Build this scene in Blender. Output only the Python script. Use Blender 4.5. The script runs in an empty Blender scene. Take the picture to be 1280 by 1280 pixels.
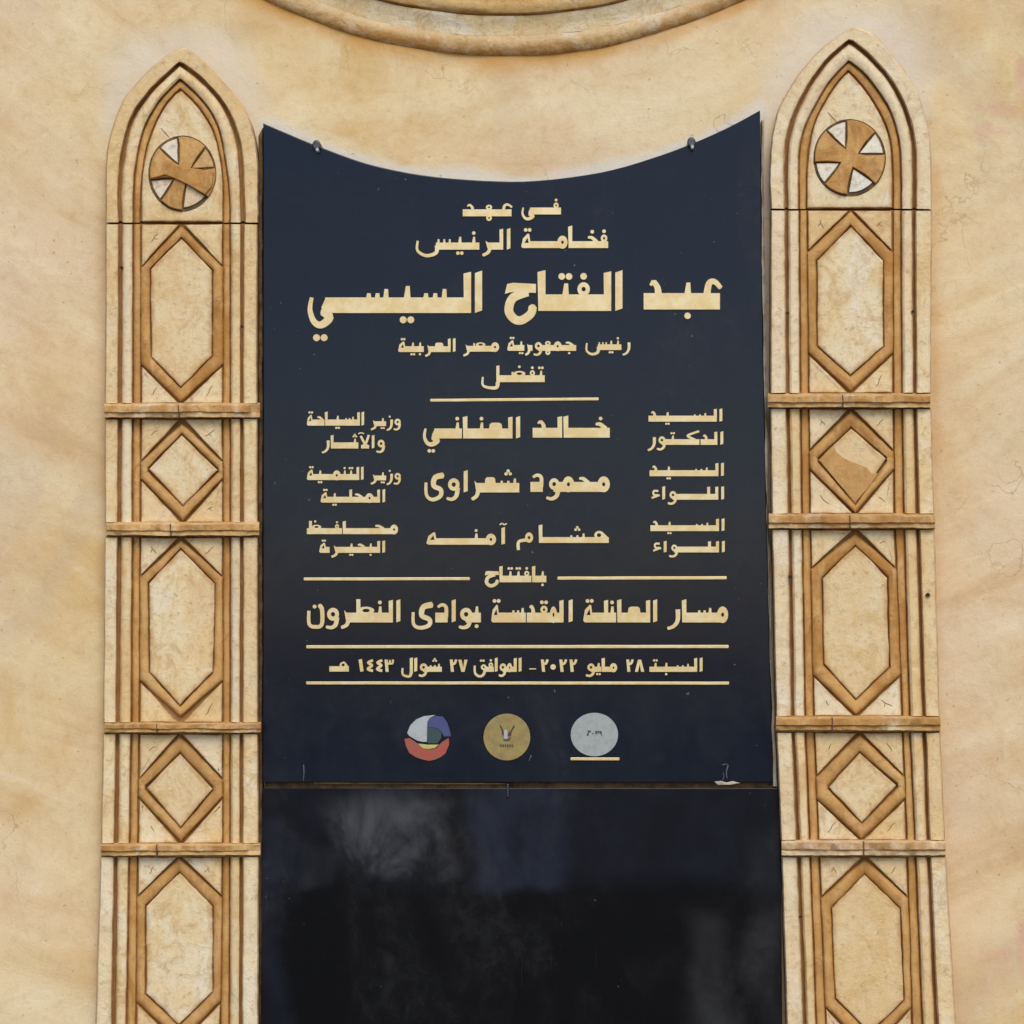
import bpy, bmesh, math, random
from mathutils import Vector, noise
from mathutils.geometry import delaunay_2d_cdt

random.seed(7)
SC = bpy.context.scene
COL = SC.collection

# ------------------------------------------------------------------ camera
PITCH, YAW, ROLL, FPX, DIST = 0.0621425, -0.0501365, -0.0076071, 2289.3, 2.4
CAM = Vector((0.0, -DIST, 1.55))
_cx, _sx, _cy, _sy = math.cos(PITCH), math.sin(PITCH), math.cos(YAW), math.sin(YAW)
FW = Vector((_sy * _cx, _cy * _cx, _sx))
_r = Vector((_cy, -_sy, 0.0))
_u = _r.cross(FW)
RT = _r * math.cos(ROLL) + _u * math.sin(ROLL)
UP = -_r * math.sin(ROLL) + _u * math.cos(ROLL)
cam_d = bpy.data.cameras.new('camera')
cam = bpy.data.objects.new('camera', cam_d)
COL.objects.link(cam)
from mathutils import Matrix
M3 = Matrix((RT, UP, -FW)).transposed()
cam.matrix_world = Matrix.Translation(CAM) @ M3.to_4x4()
cam_d.sensor_width = 36.0
cam_d.lens = FPX / 1280.0 * 36.0
cam_d.clip_start = 0.05
cam_d.clip_end = 500.0
SC.camera = cam

# ------------------------------------------------------------------ world, sun, exposure
SUN_EL, SUN_AZ = math.radians(47), math.radians(14)      # azimuth measured from straight in front of the wall, towards +x
w = bpy.data.worlds.new('World')
SC.world = w
w.use_nodes = True
nt = w.node_tree
sky = nt.nodes.new('ShaderNodeTexSky')
sky.sky_type = 'NISHITA'
sky.sun_disc = False
sky.sun_elevation = SUN_EL
sky.sun_rotation = math.pi - SUN_AZ
sky.air_density = 1.0
sky.dust_density = 1.0
sky.ozone_density = 1.0
bg = nt.nodes['Background']
bg.inputs['Strength'].default_value = 0.13
nt.links.new(sky.outputs[0], bg.inputs['Color'])
sl = bpy.data.lights.new('sun', 'SUN')
sl.energy = 1.6
sl.angle = math.radians(32)
sl.color = (1.0, 0.93, 0.80)
sun = bpy.data.objects.new('sun', sl)
COL.objects.link(sun)
sd = Vector((math.sin(SUN_AZ) * math.cos(SUN_EL), -math.cos(SUN_AZ) * math.cos(SUN_EL), math.sin(SUN_EL)))
sun.rotation_euler = sd.to_track_quat('Z', 'Y').to_euler()
SC.view_settings.view_transform = 'Standard'
SC.view_settings.look = 'None'
SC.view_settings.exposure = 0.46
SC.view_settings.gamma = 1.0
SC.view_settings.use_curve_mapping = False

# ------------------------------------------------------------------ helpers
def P(px, py, d=0.0):
    """point of the photograph -> point on the plane d metres in front of the wall"""
    v = FW * FPX + RT * (px - 640.0) + UP * (640.0 - py)
    t = (-d - CAM.y) / v.y
    return CAM + v * t

MM = DIST / FPX          # metres per pixel on the wall

class Mat:
    def __init__(self, name):
        self.m = bpy.data.materials.new(name)
        self.m.use_nodes = True
        self.nt = self.m.node_tree
        self.b = self.nt.nodes['Principled BSDF']
    def n(self, t, **kw):
        x = self.nt.nodes.new(t)
        for k, v in kw.items():
            setattr(x, k, v)
        return x
    def l(self, a, b):
        self.nt.links.new(a, b)
    def pos(self, scale=(1, 1, 1), rot=(0, 0, 0)):
        g = self.n('ShaderNodeNewGeometry')
        mp = self.n('ShaderNodeMapping')
        mp.inputs['Scale'].default_value = scale
        mp.inputs['Rotation'].default_value = rot
        self.l(g.outputs['Position'], mp.inputs['Vector'])
        return mp.outputs[0]
    def noise(self, vec, scale, detail=5, rough=0.6, dist=0.0):
        x = self.n('ShaderNodeTexNoise')
        x.inputs['Scale'].default_value = scale
        x.inputs['Detail'].default_value = detail
        x.inputs['Roughness'].default_value = rough
        x.inputs['Distortion'].default_value = dist
        self.l(vec, x.inputs['Vector'])
        return x.outputs['Fac']
    def ramp(self, fac, a, b, v0=0.0, v1=1.0):
        x = self.n('ShaderNodeMapRange')
        x.interpolation_type = 'SMOOTHSTEP'
        x.inputs['From Min'].default_value = a
        x.inputs['From Max'].default_value = b
        x.inputs['To Min'].default_value = v0
        x.inputs['To Max'].default_value = v1
        self.l(fac, x.inputs['Value'])
        return x.outputs[0]
    def math(self, op, a, b=None):
        x = self.n('ShaderNodeMath', operation=op)
        for i, v in enumerate((a, b)):
            if v is None: continue
            if isinstance(v, (int, float)): x.inputs[i].default_value = v
            else: self.l(v, x.inputs[i])
        return x.outputs[0]
    def mix(self, fac, a, b, blend='MIX'):
        x = self.n('ShaderNodeMix', data_type='RGBA', blend_type=blend)
        if isinstance(fac, (int, float)): x.inputs[0].default_value = fac
        else: self.l(fac, x.inputs[0])
        for i, v in ((6, a), (7, b)):
            if isinstance(v, tuple): x.inputs[i].default_value = v + (1.0,) if len(v) == 3 else v
            else: self.l(v, x.inputs[i])
        return x.outputs[2]
    def attr(self, name):
        x = self.n('ShaderNodeAttribute', attribute_name=name)
        return x.outputs['Fac']
    def bump(self, h, strength, dist, prev=None):
        x = self.n('ShaderNodeBump')
        x.inputs['Strength'].default_value = strength
        x.inputs['Distance'].default_value = dist
        self.l(h, x.inputs['Height'])
        if prev is not None: self.l(prev, x.inputs['Normal'])
        return x.outputs[0]
    def out(self, col=None, rough=0.8, normal=None, metal=0.0, spec=0.5):
        if col is not None:
            if isinstance(col, tuple): self.b.inputs['Base Color'].default_value = col + (1.0,)
            else: self.l(col, self.b.inputs['Base Color'])
        if isinstance(rough, (int, float)): self.b.inputs['Roughness'].default_value = rough
        else: self.l(rough, self.b.inputs['Roughness'])
        self.b.inputs['Metallic'].default_value = metal
        self.b.inputs['Specular IOR Level'].default_value = spec
        if normal is not None: self.l(normal, self.b.inputs['Normal'])
        return self.m

# ------------------------------------------------------------------ materials
BROWN = (0.30, 0.150, 0.045)
DBROWN = (0.13, 0.058, 0.018)

def plaster_material():
    k = Mat('ochre_washed_plaster')
    p = k.pos()
    big = k.noise(k.pos((1, 1, 1)), 1.7, 4, 0.6, 0.4)
    mid = k.noise(k.pos((1, 1, 1)), 6.5, 6, 0.65, 0.8)
    # broad trowel and brush sweeps that follow the round moulding above
    g = k.n('ShaderNodeNewGeometry')
    sep = k.n('ShaderNodeSeparateXYZ'); k.l(g.outputs['Position'], sep.inputs[0])
    c = Vector((-0.1098, 0.0, 3.0275))
    dx = k.math('SUBTRACT', sep.outputs[0], c.x)
    dz = k.math('SUBTRACT', c.z, sep.outputs[2])
    rad = k.math('SQRT', k.math('ADD', k.math('MULTIPLY', dx, dx), k.math('MULTIPLY', dz, dz)))
    ang = k.math('ARCTAN2', dx, dz)
    cmb = k.n('ShaderNodeCombineXYZ')
    k.l(k.math('MULTIPLY', rad, 6.0), cmb.inputs[0]); k.l(k.math('MULTIPLY', ang, 1.6), cmb.inputs[1])
    sweep = k.noise(cmb.outputs[0], 1.7, 5, 0.52, 1.0)
    fine = k.noise(p, 60, 6, 0.7, 0.3)
    grain = k.noise(p, 420, 3, 0.6)
    pale, ochre, rust = (0.72, 0.55, 0.31), (0.64, 0.43, 0.185), (0.52, 0.29, 0.11)
    col = k.mix(k.ramp(mid, 0.38, 0.66), pale, ochre)
    col = k.mix(k.ramp(big, 0.36, 0.66, 0, 0.6), col, (0.70, 0.52, 0.37))
    col = k.mix(k.ramp(sweep, 0.5, 0.72, 0, 0.5), col, (0.80, 0.67, 0.45))
    col = k.mix(k.ramp(sweep, 0.48, 0.30, 0, 0.45), col, rust)
    patch = k.noise(k.pos((1, 1, 0.7)), 3.4, 5, 0.55, 1.2)
    col = k.mix(k.ramp(patch, 0.50, 0.66, 0, 0.55), col, (0.57, 0.43, 0.28))
    col = k.mix(k.ramp(patch, 0.46, 0.34, 0, 0.45), col, (0.74, 0.60, 0.36))
    rub = k.noise(p, 24, 7, 0.7, 1.0)
    col = k.mix(k.ramp(rub, 0.50, 0.68, 0, 0.24), col, (0.50, 0.34, 0.16))
    col = k.mix(k.ramp(rub, 0.44, 0.28, 0, 0.30), col, (0.80, 0.70, 0.53))
    col = k.mix(k.ramp(fine, 0.5, 0.72, 0, 0.26), col, (0.45, 0.29, 0.13))
    col = k.mix(k.ramp(grain, 0.5, 0.75, 0, 0.12), col, (0.42, 0.28, 0.14))
    # ochre wash that ran out under the moulding, and pale plaster along the plaque's edge
    col = k.mix(k.math('MULTIPLY', k.attr('ochre'), k.ramp(mid, 0.3, 0.62, 0.45, 1.0)), col, (0.55, 0.27, 0.06))
    col = k.mix(k.math('MULTIPLY', k.attr('pale'), k.ramp(fine, 0.25, 0.6, 0.5, 0.95)), col, (0.66, 0.61, 0.53))
    col = k.mix(k.math('MULTIPLY', k.attr('pink'), k.ramp(k.noise(p, 16, 4, 0.6), 0.35, 0.6, 0.2, 0.75)), col, (0.62, 0.36, 0.25))
    # hair cracks and specks
    v = k.n('ShaderNodeTexVoronoi', feature='DISTANCE_TO_EDGE'); v.inputs['Scale'].default_value = 3.2
    dist = k.n('ShaderNodeVectorMath', operation='ADD')
    nz = k.n('ShaderNodeTexNoise'); nz.inputs['Scale'].default_value = 5; nz.inputs['Detail'].default_value = 6; k.l(p, nz.inputs['Vector'])
    sc = k.n('ShaderNodeVectorMath', operation='SCALE'); sc.inputs['Scale'].default_value = 0.5; k.l(nz.outputs['Color'], sc.inputs[0])
    k.l(p, dist.inputs[0]); k.l(sc.outputs[0], dist.inputs[1]); k.l(dist.outputs[0], v.inputs['Vector'])
    crack = k.math('MULTIPLY', k.ramp(v.outputs[0], 0.0, 0.006, 1, 0), k.ramp(k.noise(p, 4.0, 3), 0.50, 0.62))
    col = k.mix(k.math('MULTIPLY', crack, 0.45), col, (0.22, 0.13, 0.06))
    speck = k.ramp(k.noise(p, 130, 2, 0.5), 0.70, 0.76)
    col = k.mix(k.math('MULTIPLY', speck, 0.45), col, (0.25, 0.15, 0.07))
    n1 = k.bump(sweep, 0.25, 0.006)
    n2 = k.bump(mid, 0.3, 0.007, n1)
    n3 = k.bump(rub, 0.25, 0.0025, n2)
    n3 = k.bump(fine, 0.40, 0.0018, n3)
    n4 = k.bump(grain, 0.45, 0.0007, n3)
    n5 = k.bump(crack, -0.3, 0.001, n4) if False else n4
    return k.out(col, k.ramp(fine, 0.3, 0.7, 0.62, 0.9), n5, spec=0.25)

def stone_material(name, base, base2, washcol, wamt=1.0, seed=0.0, vary=0.5):
    """carved block painted cream with a brown wash lying in its hollows ('wash' is where the paint was laid)"""
    k = Mat(name)
    p = k.pos()
    oi = k.n('ShaderNodeObjectInfo')
    a = k.noise(p, 13 + seed, 5, 0.6, 0.8)
    b = k.noise(k.pos((4.5, 1, 1)), 16 + seed, 6, 0.62, 0.6)
    fine = k.noise(p, 110, 6, 0.72)
    grain = k.noise(p, 600, 3, 0.6)
    wide = k.noise(k.pos((1, 1, 0.6)), 8.5 + seed, 4, 0.6, 1.0)
    col = k.mix(k.ramp(a, 0.38, 0.64), base, base2)
    col = k.mix(k.ramp(wide, 0.50, 0.66, 0, vary), col, (0.66, 0.42, 0.18))
    col = k.mix(k.ramp(wide, 0.46, 0.34, 0, vary), col, (0.78, 0.72, 0.60) if vary > 0.4 or 'white' in name else (0.58, 0.38, 0.17))
    mott = k.noise(p, 33, 7, 0.72, 1.2)
    col = k.mix(k.ramp(mott, 0.49, 0.66, 0, 0.60), col, (0.52, 0.31, 0.12) if vary > 0.4 else (0.27, 0.12, 0.03))
    brush = k.noise(k.pos((1, 1, 0.25), (0, 0.25, 0)), 70, 5, 0.6, 0.8)
    col = k.mix(k.ramp(brush, 0.52, 0.72, 0, 0.35), col, washcol)
    col = k.mix(k.ramp(b, 0.52, 0.72, 0, 0.5), col, washcol)
    rn = oi.outputs['Random']
    col = k.mix(k.ramp(rn, 0.45, 1.0, 0.0, vary), col, (0.66, 0.43, 0.18) if vary > 0.4 else (0.40, 0.19, 0.05))
    r2 = k.math('FRACT', k.math('MULTIPLY', rn, 7.31))
    col = k.mix(k.ramp(r2, 0.5, 1.0, 0.0, vary), col, (0.78, 0.69, 0.52) if vary > 0.4 else (0.60, 0.38, 0.16))
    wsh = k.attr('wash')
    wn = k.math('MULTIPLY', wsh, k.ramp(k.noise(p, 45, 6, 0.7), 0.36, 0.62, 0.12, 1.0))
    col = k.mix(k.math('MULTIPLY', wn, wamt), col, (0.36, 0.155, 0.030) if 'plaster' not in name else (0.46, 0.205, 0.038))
    col = k.mix(k.ramp(mott, 0.42, 0.30, 0, 0.5), col, (0.79, 0.67, 0.47) if vary > 0.4 or 'white' in name else (0.60, 0.36, 0.13))
    col = k.mix(k.ramp(fine, 0.52, 0.72, 0, 0.55), col, (0.36, 0.20, 0.075))
    pit = k.ramp(k.noise(p, 240, 2, 0.5), 0.70, 0.77)
    col = k.mix(k.math('MULTIPLY', pit, 0.45), col, (0.16, 0.085, 0.03))
    n1 = k.bump(a, 0.4, 0.006)
    n2 = k.bump(mott, 0.5, 0.0030, n1)
    n2 = k.bump(fine, 0.55, 0.0018, n2)
    n3 = k.bump(grain, 0.45, 0.0006, n2)
    n4 = k.bump(pit, -0.5, 0.0008, n3) if False else n3
    return k.out(col, k.ramp(fine, 0.3, 0.7, 0.6, 0.85), n4, spec=0.3)

M_PLASTER = plaster_material()
M_CREAM = stone_material('cream_painted_stone', (0.75, 0.55, 0.29), (0.76, 0.61, 0.38), (0.60, 0.35, 0.13))
M_PALE = stone_material('pale_painted_stone', (0.76, 0.62, 0.40), (0.72, 0.53, 0.28), (0.62, 0.41, 0.17), 0.9, 1.3)
M_BROWN = stone_material('brown_washed_stone', (0.43, 0.195, 0.042), (0.60, 0.33, 0.105), (0.66, 0.45, 0.21), 1.0, 0.7, 0.28)
M_GROOVE = stone_material('dark_washed_groove', (0.21, 0.100, 0.030), (0.32, 0.165, 0.055), (0.42, 0.24, 0.10), 1.0, 2.1, 0.1)
M_CORN = stone_material('brown_washed_ledge_stone', (0.42, 0.21, 0.055), (0.66, 0.44, 0.20), (0.34, 0.16, 0.045), 1.0, 3.1, 0.45)
M_WEDGE = stone_material('white_painted_stone', (0.78, 0.70, 0.56), (0.76, 0.72, 0.62), (0.70, 0.56, 0.36), 0.7, 0.4, 0.2)
M_OCHRE = stone_material('ochre_washed_plaster_moulding', (0.66, 0.44, 0.19), (0.58, 0.34, 0.115), (0.70, 0.54, 0.33), 1.0, 1.9, 0.45)

def granite_material(name, tint=(0.0028, 0.0056, 0.0150), tone_patches=()):
    k = Mat(name)
    p = k.pos()
    spk = k.noise(p, 900, 2, 0.6)
    haze = k.noise(k.pos((1.2, 1, 0.8), (0, 0.4, 0)), 4.0, 6, 0.62, 1.2)
    fine = k.noise(p, 46, 6, 0.7, 0.5)
    col = k.mix(k.ramp(spk, 0.55, 0.75, 0, 0.6), tint, (0.018, 0.021, 0.027))
    dust = k.math('MULTIPLY', k.ramp(haze, 0.47, 0.75), k.ramp(fine, 0.3, 0.75))
    col = k.mix(k.math('MULTIPLY', dust, 0.05), col, (0.28, 0.28, 0.28))
    if tone_patches:      # soft tone patches; the lower slab's are reflections painted into its colour
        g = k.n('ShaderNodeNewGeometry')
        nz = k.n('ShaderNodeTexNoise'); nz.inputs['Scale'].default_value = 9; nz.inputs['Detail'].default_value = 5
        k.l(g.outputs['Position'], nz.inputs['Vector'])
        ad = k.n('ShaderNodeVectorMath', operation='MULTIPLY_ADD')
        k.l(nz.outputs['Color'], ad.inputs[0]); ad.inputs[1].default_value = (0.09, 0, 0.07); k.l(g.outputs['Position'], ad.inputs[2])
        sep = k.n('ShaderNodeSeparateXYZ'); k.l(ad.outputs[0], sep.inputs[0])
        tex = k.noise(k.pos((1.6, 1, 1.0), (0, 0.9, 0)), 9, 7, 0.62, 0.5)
        for (x0, x1, y0, y1, soft, amt, cc, tx) in tone_patches:
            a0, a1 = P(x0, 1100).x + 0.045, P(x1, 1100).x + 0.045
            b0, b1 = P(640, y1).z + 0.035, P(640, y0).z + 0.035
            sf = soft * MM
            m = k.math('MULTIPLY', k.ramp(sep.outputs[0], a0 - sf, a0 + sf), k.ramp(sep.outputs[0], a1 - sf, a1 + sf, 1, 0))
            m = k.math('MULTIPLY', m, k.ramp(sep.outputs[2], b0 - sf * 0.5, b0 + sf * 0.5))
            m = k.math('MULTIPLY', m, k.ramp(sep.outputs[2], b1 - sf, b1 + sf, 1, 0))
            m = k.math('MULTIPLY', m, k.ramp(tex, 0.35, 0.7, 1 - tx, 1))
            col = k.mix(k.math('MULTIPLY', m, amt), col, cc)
    sc = None
    for i, (rot, off) in enumerate(((0.5, 0), (-0.9, 3), (1.9, 7))):
        q = k.noise(k.pos((240, 1, 7), (0, rot, 0)), 1.0, 3, 0.6)
        q = k.math('MULTIPLY', k.ramp(q, 0.69, 0.78), k.ramp(k.noise(k.pos((1, 1, 1)), 7 + i * 2, 2), 0.5, 0.62))
        sc = q if sc is None else k.math('MAXIMUM', sc, q)
    col = k.mix(k.math('MULTIPLY', sc, 0.07), col, (0.35, 0.37, 0.40))
    dot = k.math('MULTIPLY', k.ramp(k.noise(p, 210, 1, 0.4), 0.79, 0.82), k.ramp(k.noise(p, 9, 2), 0.5, 0.6))
    col = k.mix(k.math('MULTIPLY', dot, 0.28), col, (0.4, 0.42, 0.46))
    rough = k.math('ADD', k.ramp(haze, 0.4, 0.75, 0.12, 0.24), k.ramp(fine, 0.4, 0.8, 0, 0.08))
    n = k.bump(k.noise(p, 5.0, 2), 0.10, 0.004)
    n = k.bump(fine, 0.05, 0.0006, n)
    return k.out(col, rough, n, spec=0.25)

M_GRANITE = granite_material('polished_black_granite', tone_patches=((335, 960, 860, 990, 25, 0.07, (0.10, 0.11, 0.115), 0.6),))
GRY, BLU = (0.085, 0.085, 0.09), (0.050, 0.062, 0.105)  # tones of the reflections painted into the lower slab
M_GRANITE2 = granite_material('reflection_painted_granite', (0.0035, 0.0035, 0.0045), (
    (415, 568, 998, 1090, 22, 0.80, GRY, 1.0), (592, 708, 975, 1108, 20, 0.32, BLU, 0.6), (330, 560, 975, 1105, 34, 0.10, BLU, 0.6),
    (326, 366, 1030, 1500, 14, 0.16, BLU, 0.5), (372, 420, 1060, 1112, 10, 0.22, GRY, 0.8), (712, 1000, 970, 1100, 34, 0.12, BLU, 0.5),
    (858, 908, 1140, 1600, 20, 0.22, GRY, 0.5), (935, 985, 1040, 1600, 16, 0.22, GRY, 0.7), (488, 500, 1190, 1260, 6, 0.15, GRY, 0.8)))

def gold_material():
    k = Mat('gold_leaf')
    p = k.pos()
    a = k.noise(p, 60, 5, 0.65)
    f = k.noise(p, 500, 4, 0.7)
    col = k.mix(k.ramp(a, 0.35, 0.68), (0.70, 0.50, 0.22), (0.76, 0.62, 0.36))
    col = k.mix(k.ramp(f, 0.6, 0.8, 0, 0.45), col, (0.36, 0.24, 0.09))
    return k.out(col, k.ramp(a, 0.3, 0.7, 0.3, 0.5), k.bump(f, 0.5, 0.0005), metal=0.25)
M_GOLD = gold_material()

def simple(name, col, col2=None, scale=90, rough=0.6, metal=0.0):
    k = Mat(name)
    f = k.noise(k.pos(), scale, 5, 0.7)
    c = k.mix(k.ramp(f, 0.35, 0.68), col, col2 or tuple(x * 0.75 for x in col))
    return k.out(c, rough, k.bump(f, 0.25, 0.0005), metal=metal)
M_WHITE = simple('white_seal_enamel', (0.40, 0.42, 0.43), (0.34, 0.36, 0.36), 120)
M_SILVER = simple('silver_seal_face', (0.36, 0.38, 0.37), (0.30, 0.31, 0.30), 150, 0.5, 0.1)
M_GOLDDISC = simple('gold_seal_face', (0.33, 0.255, 0.08), (0.26, 0.175, 0.07), 80, 0.5, 0.15)
M_BLUE = simple('violet_blue_enamel', (0.060, 0.062, 0.19), (0.04, 0.055, 0.14), 150)
M_GREEN = simple('dark_green_enamel', (0.028, 0.062, 0.052), (0.03, 0.05, 0.06), 150)
M_YELLOW = simple('yellow_enamel', (0.55, 0.47, 0.13), None, 150)
M_RED = simple('red_enamel', (0.38, 0.065, 0.04), (0.28, 0.09, 0.06), 160)
M_MAROON = simple('dark_red_enamel', (0.10, 0.03, 0.025))
M_INK = simple('dark_olive_ink', (0.07, 0.065, 0.035))
M_METAL = simple('dark_metal', (0.045, 0.045, 0.05), (0.09, 0.09, 0.1), 300, 0.4, 0.6)
M_CHALK = simple('chalk_scuff', (0.15, 0.155, 0.165), (0.02, 0.022, 0.03), 900, 0.9)
M_HOLE = simple('dark_hole', (0.03, 0.018, 0.01), None, 200, 0.95)
M_LINE = simple('scored_line', (0.20, 0.11, 0.045), (0.32, 0.2, 0.1), 260, 0.9)
M_STAIN = simple('brown_grout', (0.06, 0.033, 0.014), (0.17, 0.095, 0.035), 60, 0.9)
M_GROUT = simple('pale_grout', (0.50, 0.46, 0.38), (0.34, 0.24, 0.15), 50, 0.9)
M_BRASS = simple('tarnished_brass', (0.32, 0.20, 0.06), (0.12, 0.075, 0.03), 25, 0.5, 0.3)
M_PAVE = simple('court_paving', (0.11, 0.10, 0.085), (0.07, 0.064, 0.055), 3, 0.9)

# ------------------------------------------------------------------ object plumbing
def thing(name, loc, label, cat, group=None):
    o = bpy.data.objects.new(name, None)
    o.empty_display_size = 0.1
    o.location = loc
    COL.objects.link(o)
    o['label'] = label
    o['category'] = cat
    if group: o['group'] = group
    return o

ROOT = {}
def link(name, verts, faces, mat, parent=None, wash=None, smooth=False, attrs=None):
    """one mesh object; verts are world points, stored relative to the root thing"""
    base = Vector((0, 0, 0))
    if parent is not None:
        r = parent
        while r.parent is not None: r = r.parent
        base = Vector(r.location)
    me = bpy.data.meshes.new(name)
    me.from_pydata([tuple(Vector(v) - base) for v in verts], [], faces)
    me.materials.append(mat)
    at = dict(attrs or {})
    if wash is not None: at['wash'] = wash
    for kname, vals in at.items():
        a = me.attributes.new(kname, 'FLOAT', 'POINT')
        a.data.foreach_set('value', vals)
    bm = bmesh.new(); bm.from_mesh(me)
    bmesh.ops.recalc_face_normals(bm, faces=bm.faces)
    bm.to_mesh(me); bm.free()
    if smooth:
        me.shade_smooth() if hasattr(me, 'shade_smooth') else None
        try: me.set_sharp_from_angle(angle=math.radians(38))
        except Exception: pass
    o = bpy.data.objects.new(name, me)
    COL.objects.link(o)
    if parent is not None: o.parent = parent
    return o

def wob(x, y, s=0.02, amp=0.5):
    return noise.noise(Vector((x * s, y * s, 3.7))) * amp + noise.noise(Vector((x * 0.13, y * 0.13, 8.1))) * amp * 0.8 + noise.noise(Vector((x * 0.45, y * 0.45, 1.3))) * amp * 0.35

def resample(pts, step, closed=False):
    out = []
    n = len(pts)
    for i in range(n if closed else n - 1):
        a, b = pts[i], pts[(i + 1) % n]
        k = max(1, int(math.hypot(b[0] - a[0], b[1] - a[1]) / step))
        for j in range(k):
            t = j / k
            out.append((a[0] + (b[0] - a[0]) * t, a[1] + (b[1] - a[1]) * t))
    if not closed: out.append(pts[-1])
    return out

def area(p):
    return 0.5 * sum(p[i][0] * p[(i + 1) % len(p)][1] - p[(i + 1) % len(p)][0] * p[i][1] for i in range(len(p)))

def inset(poly, d):
    n = len(poly)
    s = 1 if area(poly) > 0 else -1
    out = []
    for i in range(n):
        p0, p1, p2 = poly[i - 1], poly[i], poly[(i + 1) % n]
        e1 = Vector((p1[0] - p0[0], p1[1] - p0[1])); e2 = Vector((p2[0] - p1[0], p2[1] - p1[1]))
        if e1.length < 1e-6 or e2.length < 1e-6:
            out.append(p1); continue
        e1.normalize(); e2.normalize()
        n1 = Vector((-e1.y, e1.x)) * s; n2 = Vector((-e2.y, e2.x)) * s
        m = n1 + n2
        if m.length < 1e-5: out.append(p1); continue
        m.normalize()
        q = d / max(0.35, m.dot(n1))
        out.append((p1[0] + m.x * q, p1[1] + m.y * q))
    return out

def plate(name, poly, dback, dfront, mat, parent, bevel=1.6, wash=(0.9, 0.35, 0.0), soft=4.0, warp=0.45, step=14, dish=0.0):
    """solid slab with a rounded arris; the outline is slightly hand cut"""
    pts = resample(poly, step, True)
    pts = [(x + wob(x, y, 0.03, warp), y + wob(y + 90, x, 0.03, warp)) for x, y in pts]
    bv = bevel * MM
    rings = [(pts, dback, wash[0]), (pts, dfront - bv, wash[0]),
             (inset(pts, bevel * 0.35), dfront - bv * 0.3, wash[0] * 0.8),
             (inset(pts, bevel), dfront, wash[1]),
             (inset(pts, bevel + soft), dfront + dish, wash[2])]
    verts, ws, faces = [], [], []
    n = len(pts)
    for ring, d, wv in rings:
        for x, y in ring:
            verts.append(P(x, y, d)); ws.append(wv)
    for r in range(len(rings) - 1):
        for i in range(n):
            j = (i + 1) % n
            faces.append((r * n + i, r * n + j, (r + 1) * n + j, (r + 1) * n + i))
    # cap
    b = (len(rings) - 1) * n
    faces.append(tuple(range(b, b + n)))
    faces.append(tuple(range(n)))
    # pushed straight back onto the wall: same x,z as the front edge
    for i in range(n):
        q = verts[n + i]; verts[i] = Vector((q.x, -dback, q.z))
    return link(name, verts, faces, mat, parent, ws)

def smooth_path(pts, k=4):
    out = []
    n = len(pts)
    for i in range(n - 1):
        p0 = pts[max(0, i - 1)]; p1 = pts[i]; p2 = pts[i + 1]; p3 = pts[min(n - 1, i + 2)]
        for j in range(k):
            t = j / k; t2 = t * t; t3 = t2 * t
            out.append(tuple(0.5 * ((2 * p1[c]) + (-p0[c] + p2[c]) * t + (2 * p0[c] - 5 * p1[c] + 4 * p2[c] - p3[c]) * t2 + (-p0[c] + 3 * p1[c] - 3 * p2[c] + p3[c]) * t3) for c in (0, 1)))
    out.append(pts[-1])
    return out

def arch_path(left, apex, right, k=4):
    """pointed arch: bottom-left up to the apex and down to bottom-right"""
    a = smooth_path(left + [apex], k)
    b = smooth_path([apex] + right, k)
    return a + b[1:]

def by_count(pts, n):
    L = [0]
    for i in range(1, len(pts)):
        L.append(L[-1] + math.hypot(pts[i][0] - pts[i - 1][0], pts[i][1] - pts[i - 1][1]))
    out = []
    j = 0
    for i in range(n):
        s = L[-1] * i / (n - 1)
        while j < len(L) - 2 and L[j + 1] < s: j += 1
        t = (s - L[j]) / max(1e-9, L[j + 1] - L[j])
        out.append((pts[j][0] + (pts[j + 1][0] - pts[j][0]) * t, pts[j][1] + (pts[j + 1][1] - pts[j][1]) * t))
    return out

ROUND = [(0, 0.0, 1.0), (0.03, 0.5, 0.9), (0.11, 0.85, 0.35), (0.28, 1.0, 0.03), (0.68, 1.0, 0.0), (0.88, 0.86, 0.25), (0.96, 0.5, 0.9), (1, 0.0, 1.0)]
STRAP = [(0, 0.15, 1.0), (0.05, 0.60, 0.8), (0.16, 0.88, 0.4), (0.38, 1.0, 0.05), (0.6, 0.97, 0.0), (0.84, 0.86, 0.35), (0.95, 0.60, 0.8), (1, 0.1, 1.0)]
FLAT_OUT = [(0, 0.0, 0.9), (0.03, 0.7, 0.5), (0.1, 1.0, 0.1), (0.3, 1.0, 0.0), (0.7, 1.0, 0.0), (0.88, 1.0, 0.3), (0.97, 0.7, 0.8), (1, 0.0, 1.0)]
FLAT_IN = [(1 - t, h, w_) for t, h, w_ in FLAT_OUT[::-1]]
FLAT = [(0, 0.0, 1.0), (0.03, 0.8, 0.9), (0.1, 1.0, 0.35), (0.3, 1.0, 0.0), (0.7, 1.0, 0.0), (0.9, 1.0, 0.35), (0.97, 0.8, 0.9), (1, 0.0, 1.0)]

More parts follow.
